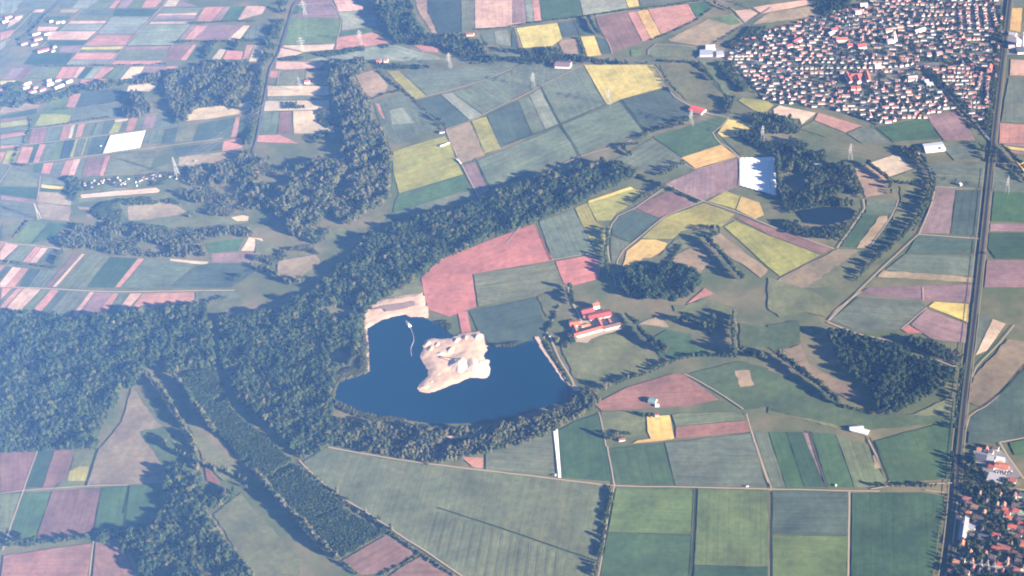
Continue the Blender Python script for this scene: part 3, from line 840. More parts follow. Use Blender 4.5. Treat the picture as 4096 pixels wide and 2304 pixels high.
ROADS = '''
00 track 3.5 1700,-40 1640,60 1510,200 1260,465 1100,650
00 track 3 835,95 650,275 420,470
00 track 3 1180,170 980,335 850,465 670,655
00 track 3 260,-20 100,125 0,205
00 track 4 320,140 160,300 0,470
00 road 5 0,672 600,668 1200,660 1850,657
00 road 5 610,-10 540,90 430,170 330,260
00 track 3 240,1312 600,1272 1200,1196 1590,1145
00 track 3 250,1462 600,1424 1100,1360 1480,1312
01 track 3.5 280,205 390,192 1035,107 1780,10 2250,-55
01 road 4.5 -20,215 110,232 400,310 680,350
01 track 3 110,232 40,340 -10,400
01 track 3 412,322 395,440 375,580
01 track 4 -10,985 120,1010 400,1030 640,1070
02 track 4.5 -20,-10 430,8 1130,42 1900,32 2360,28
10 road 6 440,-20 380,55 345,170 262,440 215,570 150,680 112,870 62,1120 10,1400 -60,1600
10 track 3 420,52 780,36
10 track 3 770,40 860,180 855,260 810,430
10 track 3 190,636 640,628
10 track 3 243,715 218,860
10 track 3.5 1590,1005 1960,912 2320,802 2576,695
10 track 3.5 1915,1303 2160,1220 2576,1012
10 track 3.5 1940,640 2600,642
10 track 3 1550,485 1900,605
10 track 3.5 1915,1310 1970,1449 2070,1660 2250,2000
20 track 3.5 0,1022 285,875 710,660 740,645
20 road 6 -640,642 100,642 700,646 1430,640
20 track 3.5 840,165 1160,118 1980,5
20 track 3 30,280 100,490
20 track 3 835,362 950,395 1010,545
20 road 6 1400,640 1870,600 2140,595
20 track 4 1430,660 1540,820 1640,980 1800,1070 1980,1150 2180,1190 2110,1270 2020,1340 2100,1449
20 track 3 1370,560 1380,500 1450,450 1900,480
20 road 5 1960,480 2350,240 2600,80
20 track 3 2220,90 2270,150 2350,235
20 track 3 2040,0 2140,35 2230,45
21 track 3.5 -60,1010 700,125
21 track 4 300,305 700,125 1100,10 1200,-30
21 track 3.5 2100,0 2275,130 2280,430
21 track 3 1700,145 1840,258 2275,132
21 track 4 1540,405 1930,578 2320,710 2576,820 3240,1060
21 track 4 1930,578 1530,740 1400,850 1120,1080 1060,1180 1060,1250
21 track 3.5 1050,1449 1020,1340 970,1100 970,950 1010,810 1070,730 1230,655 1545,440
21 track 3 400,1170 850,1100
31 track 4 960,560 975,650 700,1050
31 track 3.5 1520,910 1310,1105 1000,1400 620,1780
31 track 4 1680,440 1650,600 1520,910
31 track 3 1310,570 1240,740 1020,1050
31 track 4 1520,915 2140,960
31 track 4 1670,435 1900,445
32 track 3.5 940,40 700,220 610,330
32 track 4 1560,0 1560,130
32 track 3.5 1340,420 1600,200
32 track 4 600,350 900,470 1200,530 1550,660 1850,790 2000,795
32 track 3 2480,380 2330,560 2100,800 2060,900
32 track 3 2720,640 2300,1110 2030,1300 1990,1449
22 track 4 380,480 480,720 590,900 640,1010
22 track 5 240,500 400,740 520,900 600,1010 700,1040
22 track 3.5 880,1260 920,1449 950,1600
22 track 3.5 1740,870 2000,1010 2330,1225
22 track 3 2360,1270 2410,1449 2440,1560
22 track 4 480,170 360,450 320,510
22 track 5 570,0 620,170 700,340 600,400
23 track 4 -1850,160 -1100,290 -300,390 0,425 500,485 1040,545 1860,562 2576,580 3000,588 3400,598 3700,602
23 track 4 960,150 1035,545
23 track 3 2410,0 2460,150 2576,520
23 track 3.5 1035,550 980,800 900,1300 865,1520
33 track 3 30,590 25,1100 10,1520
33 track 4.5 820,610 815,1000 805,1520
33 track 3 -160,0 0,480 40,575
33 track 3.5 1010,90 1090,240 1150,360 1220,510
33 track 4 1040,580 1250,545 1550,530 1850,520 2100,535 2350,570 2700,600
33 track 3 1580,590 1700,610 1800,620
33 track 4 2330,110 2400,230 2576,480
33 track 4 2330,110 2720,40
33 street 6 2340,680 2430,760 2500,900 2560,1100 2600,1200
33 street 6 1840,1270 2100,1350 2400,1390 2720,1430
33 street 5 1900,690 1870,870 1850,1100 1830,1320
13 track 4 440,290 540,400 830,645 1080,795 1500,1075 1700,1200 2080,1460
03 track 4 385,185 235,600 30,1200
03 track 3 945,1105 895,1520
03 track 3 1290,540 870,550 300,590 0,625
30 street 7 -300,560 100,690 400,735 1000,705 1450,690 1520,650
30 road 6 1520,650 1700,660 2100,690 2240,700
30 street 6 1560,700 1860,1000 2060,1210 2260,1449 2400,1600 2720,1900
30 street 5 1180,420 1220,690
30 street 5 1470,200 1600,330 1720,420
30 street 5 1880,90 1900,300
30 street 5 1970,90 1975,300
30 street 5 2055,80 2070,300
30 street 5 2140,90 2150,300
30 street 5 2230,90 2240,300
30 street 5 1500,300 2350,305
30 street 5 2160,760 2140,1110
'''
RP = []
zi = 0
for line in ROADS.strip().splitlines():
    tl, kind, w, rest = line.split(' ', 3)
    p = pts(tl, rest)
    w = float(w) * (0.82 if kind == 'track' else 1.0)
    z = 2.0 + 0.006 * zi
    zi += 1
    mat = {'track': M['track'], 'road': M['asphalt'], 'street': M['street']}[kind]
    o = ribbon({'track': 'field_track', 'road': 'road', 'street': 'street'}[kind], p, w, z, mat, 0.5 if kind == 'track' else 0)
    struct(o)
    RP.append((smooth_line(p), w))

DITCH = '''
20 3 290,870 490,1255 620,1449 790,1790
20 2.5 485,1255 950,1060
20 3 1090,1010 1335,1320
20 2.5 -60,1460 485,1262
11 3 2200,150 2250,230 2360,465
11 2 1350,80 1375,400
00 2 1720,460 1270,467
33 3 420,0 490,230 600,560
33 3.5 1020,60 1110,240 1220,500
23 4 1850,570 1830,1000 1800,1520
33 3 35,600 30,1520
13 3.5 1830,770 2576,1012 3440,1310
03 4 990,170 940,330 870,550
03 3 1305,550 1245,830
30 3 1060,1270 1260,1449
31 3 1010,190 1220,350
21 2.5 240,800 400,1175
20 3 2030,840 2160,970
32 3 2600,780 2350,1060 2170,1200
'''
di = 0
for line in DITCH.strip().splitlines():
    tl, w, rest = line.split(' ', 2)
    struct(ribbon('ditch', pts(tl, rest), float(w), 2.9 + 0.006 * di, M['ditch'], 0.4)); di += 1

# sprayer wheel tracks in the big wheat field
for i in range(14):
    a = at('13', 1850 + i * 92, 800 + i * 31); b = at('13', 1740 + i * 96, 1160 + i * 52)
    struct(ribbon('wheel_track', [a + (b - a) * 0.03, (a + b) / 2, b], 1.2, 3.1 + i * 0.004, M['wheel'], 0.3))

# ---------------------------------------------------------------- lake, ponds, sand
LAKE = pts('12', '1125,410 1250,335 1380,290 1500,262 1570,285 1660,290 1740,330 1790,370 1900,400 1960,470 2280,600 2400,600 2576,605 2726,560 2800,540 2876,600 2996,780 3096,900 3136,1000 3180,1060 3100,1160 2960,1190 2760,1250 2576,1310 2200,1370 1800,1380 1500,1330 1250,1300 1040,1260 900,1185 770,1130 800,1020 850,950 1000,910 1150,850 1140,700 1130,550')
PONDS = [pts('12', '740,690 800,630 950,590 960,700 930,780 800,800 750,790'),
         pts('31', '300,690 560,640 820,650 880,680 840,760 600,830 380,800'),
         pts('13', '1850,130 1960,60 2200,60 2260,110 2080,170 1860,230')]
struct(sheet('lake', rough_poly(LAKE, 12, 1.8), 3.4, M['water']))
for q in PONDS:
    struct(sheet('pond', rough_poly(q, 10, 1.5), 3.45, M['pond']))

def noise2(x, y, s):
    return (math.sin(x * s * 1.7 + 1.3 * math.sin(y * s * 0.9)) + math.sin(y * s * 2.1 + 2.0 + math.sin(x * s * 1.1)) + math.sin((x + y) * s * 0.77 + 4)) / 3

def terrain(name, poly, zb, hmax, mat, step=5.0, sc_=0.05):
    lo, hi = poly.min(0), poly.max(0)
    xs = np.arange(lo[0], hi[0] + step, step); ys = np.arange(lo[1], hi[1] + step, step)
    nx, ny = len(xs), len(ys)
    Pg = np.array([(x, y) for y in ys for x in xs])
    ins = inpoly(Pg, poly)
    # distance to outline
    d = np.full(len(Pg), 1e9)
    for i in range(len(poly)):
        a = poly[i]; b = poly[(i + 1) % len(poly)]
        t = np.clip(((Pg - a) @ (b - a)) / max((b - a) @ (b - a), 1e-9), 0, 1)
        d = np.minimum(d, np.hypot(*(Pg - (a + t[:, None] * (b - a))).T))
    v = []
    for i, (x, y) in enumerate(Pg):
        s = d[i] if ins[i] else -d[i]
        z = zb + max(-1.2, min(1.0, s / 9.0)) * 1.4
        if s > 0:
            z += min(1.0, s / 22.0) * hmax * (0.5 + 0.5 * noise2(x, y, sc_)) + 0.6 * noise2(x, y, 0.13) + 0.25 * noise2(x, y, 0.37) * min(1, s / 8)
        v.append((x + random.uniform(-1, 1), y + random.uniform(-1, 1), z))
    f = []
    for j in range(ny - 1):
        for i in range(nx - 1):
            q = (j * nx + i, j * nx + i + 1, (j + 1) * nx + i + 1, (j + 1) * nx + i)
            if sum(1 for t in q if ins[t] or d[t] < step * 1.3) == 4:
                f.append(q)
    return obj(name, mesh(name, v, f, mat, True))

ISL = pts('12', '1700,545 1760,520 1900,525 2100,475 2230,455 2275,480 2290,560 2330,630 2290,690 2320,760 2290,840 2150,915 2000,975 1850,1035 1740,1070 1640,1050 1640,990 1720,910 1740,840 1690,770 1650,700 1690,620')
BEACH = pts('12', '1060,230 1200,150 1400,110 1670,65 1735,300 1680,300 1560,300 1500,275 1380,300 1240,345 1120,420 1080,430')
struct(terrain('sand_bank', ISL, 3.4, 3.0, M['sand']))
struct(terrain('sand_shore', BEACH, 3.4, 1.5, M['sand']))
struct(sheet('spoil_strip', pts('12', '1170,235 1300,200 1480,175 1600,150 1600,200 1520,225 1400,250 1310,262 1300,235'), 7.6, M['wet_sand'], 8, 1.5))
WEST = pts('12', '1075,430 1120,420 1135,600 1145,850 1060,880 1090,700')
struct(sheet('sand_margin', WEST, 3.5, M['sand'], 8, 1.5))
for n_, s_ in enumerate(['22|230,500 270,500 340,660 440,800 540,960 500,930 400,770 290,620', '22|600,990 660,1000 700,1050 620,1050', '13|1900,55 2200,25 2250,70 2200,60 1960,75']):
    a, b = s_.split('|')
    struct(sheet('sand_margin', pts(a, b), 3.55 + n_ * 0.02, M['sand'], 8, 1.5))

def heap_mesh(name, mat, rings=9, seg=28, seed=0, lump=0.2):
    rnd = random.Random(seed)
    ph = [rnd.uniform(0, 6.28) for _ in range(4)]
    v = []; f = []
    for r in range(rings + 1):
        t = r / rings
        for s in range(seg):
            a = 2 * math.pi * s / seg
            k = 1 + lump * (math.sin(2 * a + ph[0]) + 0.6 * math.sin(3 * a + ph[1]) + 0.3 * math.sin(7 * a + ph[2]))
            z = (0.5 + 0.5 * math.cos(math.pi * min(1.0, t))) * 0.55 + (1 - t) * 0.45 - 0.04 * t
            v.append((t * k * math.cos(a), t * k * math.sin(a), z + 0.02 * rnd.uniform(-1, 1) * (0 < t < 1)))
    for r in range(rings):
        for s in range(seg):
            s2 = (s + 1) % seg
            f.append((r * seg + s, (r + 1) * seg + s, (r + 1) * seg + s2, r * seg + s2))
    return mesh(name, v, f, mat, True)
HE = [heap_mesh('sand_heap', M['pale_sand'], seed=i) for i in range(3)] + [heap_mesh('sand_heap', M['sand'], seed=9)]
# x, y (tile 12), radius, height, mesh, label
HEAPS = [(2045, 790, 38, 17, 0, 'tallest pale sand heap on the quarry bank with a dark triangular shadow'),
         (2195, 800, 42, 11, 1, 'broad bright sand heap at the rounded east end of the bank'),
         (2260, 770, 22, 6, 0, 'smooth bright sand heap on the outer east rim of the bank'),
         (1960, 640, 17, 11, 3, 'cone of sand beside the green shrubs on the quarry bank'),
         (1860, 680, 17, 8, 1, 'sand heap on the west side of the quarry bank'),
         (2020, 545, 18, 8, 2, 'bright sand heap along the north edge of the quarry bank'),
         (2110, 525, 16, 9, 3, 'steep sand heap in the middle of the north edge'),
         (2225, 510, 16, 10, 0, 'sand heap at the north-east corner of the quarry bank'),
         (1760, 630, 14, 7, 3, 'brownish sand heap near the pipeline end of the bank'),
         (1730, 570, 13, 6, 3, 'small brown heap at the north-west corner of the bank'),
         (1830, 580, 13, 6, 2, 'small pale heap beside the north-west corner of the bank'),
         (1850, 880, 20, 5, 1, 'low pale sand heap in the middle of the bank'),
         (1930, 930, 16, 4, 3, 'low brown heap on the south side of the bank'),
         (1700, 1010, 14, 5, 3, 'low brown sand heap at the narrow tip of the bank'),
         (1770, 960, 12, 4, 2, 'small pale heap near the narrow tip of the bank')]
for x, y, r, h, k, lab in HEAPS:
    p = at('12', x, y)
    o = obj('sand_heap', HE[k], None, (p[0], p[1], 4.2), random.uniform(0, 6), (r * 1.1, r * 0.9, h * 0.58))
    tag(o, lab, 'sand heap', 'sand heaps on the quarry bank')

# ---------------------------------------------------------------- crop covers
def cover(p, label, pitch, z):
    """fleece laid over planting beds: ridged sheet"""
    a, b, c, d = p        # a-b far edge, d-c near edge ; ridges run from far to near
    n = max(2, int(np.hypot(*(b - a)) / pitch))
    v = []; f = []
    for i in range(n * 2 + 1):
        t = i / (n * 2)
        q0 = a + (b - a) * t; q1 = d + (c - d) * t
        zz = z + (0.55 if i % 2 else 0.0)
        v += [(q0[0], q0[1], zz), (q1[0], q1[1], zz)]
    for i in range(n * 2):
        f.append((2 * i, 2 * i + 1, 2 * i + 3, 2 * i + 2))
    o = obj('crop_cover', mesh('crop_cover', v, f, M['fleece']))
    tag(o, label, 'crop cover')
M['fleece'] = noisy('white_fleece', (0.86, 0.84, 0.82), 0.05, 0.05, 0.5, rough=0.7)
cover(pts('00', '1110,1372 1468,1322 1410,1497 1037,1552'), 'large white fleece sheet over a field among narrow strips', 12, 3.0)
cover(pts('21', '2290,147 2642,137 2660,530 2290,425'), 'white striped crop cover half shaded by the wood beside it', 12, 3.0)
cover(pts('23', '410,-30 460,-30 495,470 465,470'), 'long narrow white plastic strip between two green fields', 4, 3.0)

# ---------------------------------------------------------------- railway
RAIL = pts('G', '2376,1500 2385,1449 2403,1290 2413,1150 2428,1000 2446,850 2474,600 2497,380 2517,200 2541,0 2552,-80')
rs = smooth_line(RAIL)
struct(ribbon('railway_verge', RAIL, 12, 4.0, M['verge']))
struct(ribbon('railway_bed', RAIL, 6.4, 4.3, M['ballast']))
for off in (-3.2, -1.75, 1.75, 3.2):
    L, R = ribbon_pts(rs, 2 * abs(off))
    q = np.array(L if off > 0 else R)
    struct(ribbon('rail', q[::4], 0.2, 4.6, M['rail']))
L, R = ribbon_pts(rs, 19)
struct(ribbon('service_track', np.array(R)[::6], 2.0, 4.12, M['path'], 0.4))
L, R = ribbon_pts(rs, 34)
struct(ribbon('service_track', np.array(L)[::6][:9], 2.4, 4.16, M['path'], 0.4))
RP.append((rs, 20))

# ---------------------------------------------------------------- tree meshes
def crown_mesh(name, mat, kind, seed):
    """crown of leaf clumps round several lobes; about 1 unit tall, base at z=0"""
    rnd = random.Random(seed)
    v = []; f = []
    lobes = []
    if kind == 'round':
        for i in range(9):
            a = i * 2.4 + rnd.uniform(-.4, .4); r = rnd.uniform(0.10, 0.24) if i else 0
            z = rnd.uniform(0.34, 0.80) if i else 0.66
            lobes.append((r * math.cos(a), r * math.sin(a), z, rnd.uniform(0.12, 0.20), rnd.uniform(0.12, 0.19)))
    elif kind == 'tall':
        for i in range(8):
            a = i * 2.4; r = rnd.uniform(0.0, 0.09)
            z = 0.20 + i * 0.098
            w = 0.15 * (1 - 0.5 * abs(i - 3) / 5)
            lobes.append((r * math.cos(a), r * math.sin(a), z, w, 0.13))
    elif kind == 'shrub':
        for i in range(8):
            a = i * 2.4 + rnd.uniform(-.5, .5); r = rnd.uniform(0.1, 0.55) if i else 0
            lobes.append((r * math.cos(a), r * math.sin(a), rnd.uniform(0.3, 0.62), rnd.uniform(0.26, 0.40), rnd.uniform(0.24, 0.36)))
    elif kind == 'cone':
        for i in range(8):
            z = 0.10 + i * 0.112
            lobes.append((rnd.uniform(-.02, .02), rnd.uniform(-.02, .02), z, 0.20 * (1.02 - i / 8.0) + 0.02, 0.08))
    per = 34
    for (x, y, z, rw, rh) in lobes:
        # opaque heart of the lobe
        b = len(v)
        for t, rr in ((-0.62, 0.5), (0.0, 0.72), (0.62, 0.5)):
            for s in range(5):
                a = s * 1.2566 + t
                v.append((x + rw * rr * math.cos(a), y + rw * rr * math.sin(a), z + rh * t))
        for q in range(2):
            for s in range(5):
                s2 = (s + 1) % 5
                f.append((b + q * 5 + s, b + q * 5 + s2, b + q * 5 + 5 + s2, b + q * 5 + 5 + s))
        f.append(tuple(b + 10 + s for s in range(5)))
        # leaf clumps
        for i in range(per):
            u = rnd.uniform(-0.75, 1); a = rnd.uniform(0, 6.2832)
            s = math.sqrt(1 - u * u)
            nrm = Vector((s * math.cos(a), s * math.sin(a), u))
            k = rnd.uniform(0.74, 1.18)
            c = Vector((x + rw * k * nrm.x, y + rw * k * nrm.y, z + rh * k * nrm.z))
            n2 = (nrm + Vector((rnd.uniform(-.6, .6), rnd.uniform(-.6, .6), rnd.uniform(-.3, .6)))).normalized()
            t1 = n2.orthogonal().normalized(); t2 = n2.cross(t1)
            rot = rnd.uniform(0, 6.28)
            e1 = t1 * math.cos(rot) + t2 * math.sin(rot); e2 = n2.cross(e1)
            L = rw * rnd.uniform(0.34, 0.62); W = L * rnd.uniform(0.55, 0.9)
            b = len(v)
            v += [tuple(c + e1 * L), tuple(c + e2 * W + n2 * L * .2), tuple(c - e1 * L), tuple(c - e2 * W - n2 * L * .15)]
            f.append((b, b + 1, b + 2, b + 3))
    return mesh(name, v, f, mat)

CROWN = [crown_mesh('crown', LEAF[0], 'round', 1), crown_mesh('crown', LEAF[1], 'round', 2), crown_mesh('crown', LEAF[2], 'round', 3),
         crown_mesh('crown', LEAF[3], 'tall', 4), crown_mesh('crown', LEAF[4], 'cone', 5), crown_mesh('crown', LEAF[0], 'shrub', 6),
         crown_mesh('crown', LEAF[2], 'shrub', 7), crown_mesh('crown', LEAF[1], 'round', 8), crown_mesh('crown', LEAF[0], 'tall', 9)]
def trunk_mesh():
    v = []; f = []
    def limb(p0, p1, r0, r1, n=6):
        d = (Vector(p1) - Vector(p0)).normalized(); a = d.orthogonal().normalized(); b = d.cross(a)
        base = len(v)
        for p, r in ((Vector(p0), r0), (Vector(p1), r1)):
            for s in range(n):
                an = 6.2832 * s / n
                v.append(tuple(p + a * r * math.cos(an) + b * r * math.sin(an)))
        for s in range(n):
            s2 = (s + 1) % n
            f.append((base + s, base + s2, base + n + s2, base + n + s))
    limb((0, 0, -0.02), (0.005, 0.01, 0.35), 0.020, 0.013)
    limb((0.005, 0.01, 0.35), (-0.01, 0.0, 0.75), 0.013, 0.005)
    for a, z in ((0.4, .3), (2.4, .36), (4.3, .33), (5.6, .45)):
        limb((0, 0, z), (0.16 * math.cos(a), 0.16 * math.sin(a), z + .22), 0.008, 0.003, 5)
    return mesh('trunk', v, f, M['bark'])
TRUNK = trunk_mesh()

# ---------------------------------------------------------------- where trees stand
TREES = []       # x, y, h, wscale, proto, source index, solo flag
SRC = []         # label, group
def keep_off(P, margin=1.5):
    ok = np.ones(len(P), bool)
    for q in [LAKE, ISL] + PONDS:
        ok &= ~inpoly(P, q)
    for line, w in RP:
        for i in range(len(line) - 1):
            a, b = line[i], line[i + 1]
            lo = np.minimum(a, b) - w - 4; hi = np.maximum(a, b) + w + 4
            near = ok & (P[:, 0] > lo[0]) & (P[:, 0] < hi[0]) & (P[:, 1] > lo[1]) & (P[:, 1] < hi[1])
            if near.any():
                t = np.clip(((P[near] - a) @ (b - a)) / max((b - a) @ (b - a), 1e-9), 0, 1)
                dd = np.hypot(*(P[near] - (a + t[:, None] * (b - a))).T)
                idx = np.where(near)[0]
                ok[idx[dd < w / 2 + margin]] = False
    return ok

def choose(mixs):
    c = random.random(); s = 0
    for k, w in mixs:
        s += w
        if c < s:
            return k
    return mixs[-1][0]

MIX = {'wood': [(0, .46), (1, .24), (7, .18), (2, .08), (8, .04)],
       'dark': [(1, .55), (7, .25), (0, .15), (4, .05)],
       'light': [(2, .40), (3, .28), (0, .24), (8, .08)],
       'hedge': [(5, .45), (0, .3), (6, .15), (1, .1)],
       'pop': [(3, .55), (8, .35), (2, .1)],
       'shrub': [(5, .6), (6, .4)],
       'low': [(0, .5), (1, .3), (5, .2)],
       'town': [(0, .40), (1, .30), (2, .12), (4, .12), (5, .06)],
       'lightshrub': [(6, .8), (2, .2)]}

def wood(tile, s, h, spacing, mixn, label, dens=1.0, lanes=()):
    poly = pts(tile, s, 0.5 * h)
    lo, hi = poly.min(0), poly.max(0)
    g = []
    row = 0
    y = lo[1]
    while y < hi[1]:
        x = lo[0] + (row % 2) * spacing / 2
        while x < hi[0]:
            g.append((x + random.uniform(-.42, .42) * spacing, y + random.uniform(-.42, .42) * spacing)); x += spacing
        y += spacing * 0.87; row += 1
    P = np.array(g)
    P = P[inpoly(P, poly)]
    if dens < 1:
        nn = np.array([noise2(a, b, 0.035) for a, b in P]) if len(P) else np.zeros(0)
        thr = np.quantile(nn, 1 - dens) if len(P) else 0
        P = P[nn > thr]
    P = P[keep_off(P)]
    SRC.append((label, None))
    si = len(SRC) - 1
    for x, y in P:
        k = choose(MIX[mixn])
        nn_ = noise2(x, y, 0.036)
        hh = h * random.uniform(0.80, 1.12) * (1.0 if h < 10 else 0.62 if nn_ < -0.28 else 0.86 if nn_ < 0.05 else 1.12)
        ws = (random.uniform(0.9, 1.3) if k in (5, 6) else random.uniform(1.0, 1.35) if k in (3, 8, 4) else random.uniform(0.72, 1.0) if h > 10 else random.uniform(0.9, 1.2))
        TREES.append((x, y, hh, ws, k, si, 0))
    return P

def row(tile, s, h, spacing, mixn, label, jitter=2.0, prob=1.0):
    p = smooth_line(pts(tile, s), 5.0)
    seg = np.hypot(*(p[1:] - p[:-1]).T); cum = np.concatenate([[0], np.cumsum(seg)])
    SRC.append((label, None)); si = len(SRC) - 1
    d = 0.0
    while d <= cum[-1]:
        x = np.interp(d, cum, p[:, 0]) + random.uniform(-jitter, jitter)
        y = np.interp(d, cum, p[:, 1]) + random.uniform(-jitter, jitter)
        if random.random() < prob:
            k = choose(MIX[mixn])
            TREES.append((x, y, h * random.uniform(0.55, 1.15), random.uniform(.8, 1.2) if k in (5, 6) else random.uniform(1.0, 1.4) if k in (3, 8, 4) else random.uniform(0.65, 0.95), k, si, 1))
        d += spacing * random.uniform(0.7, 1.4)

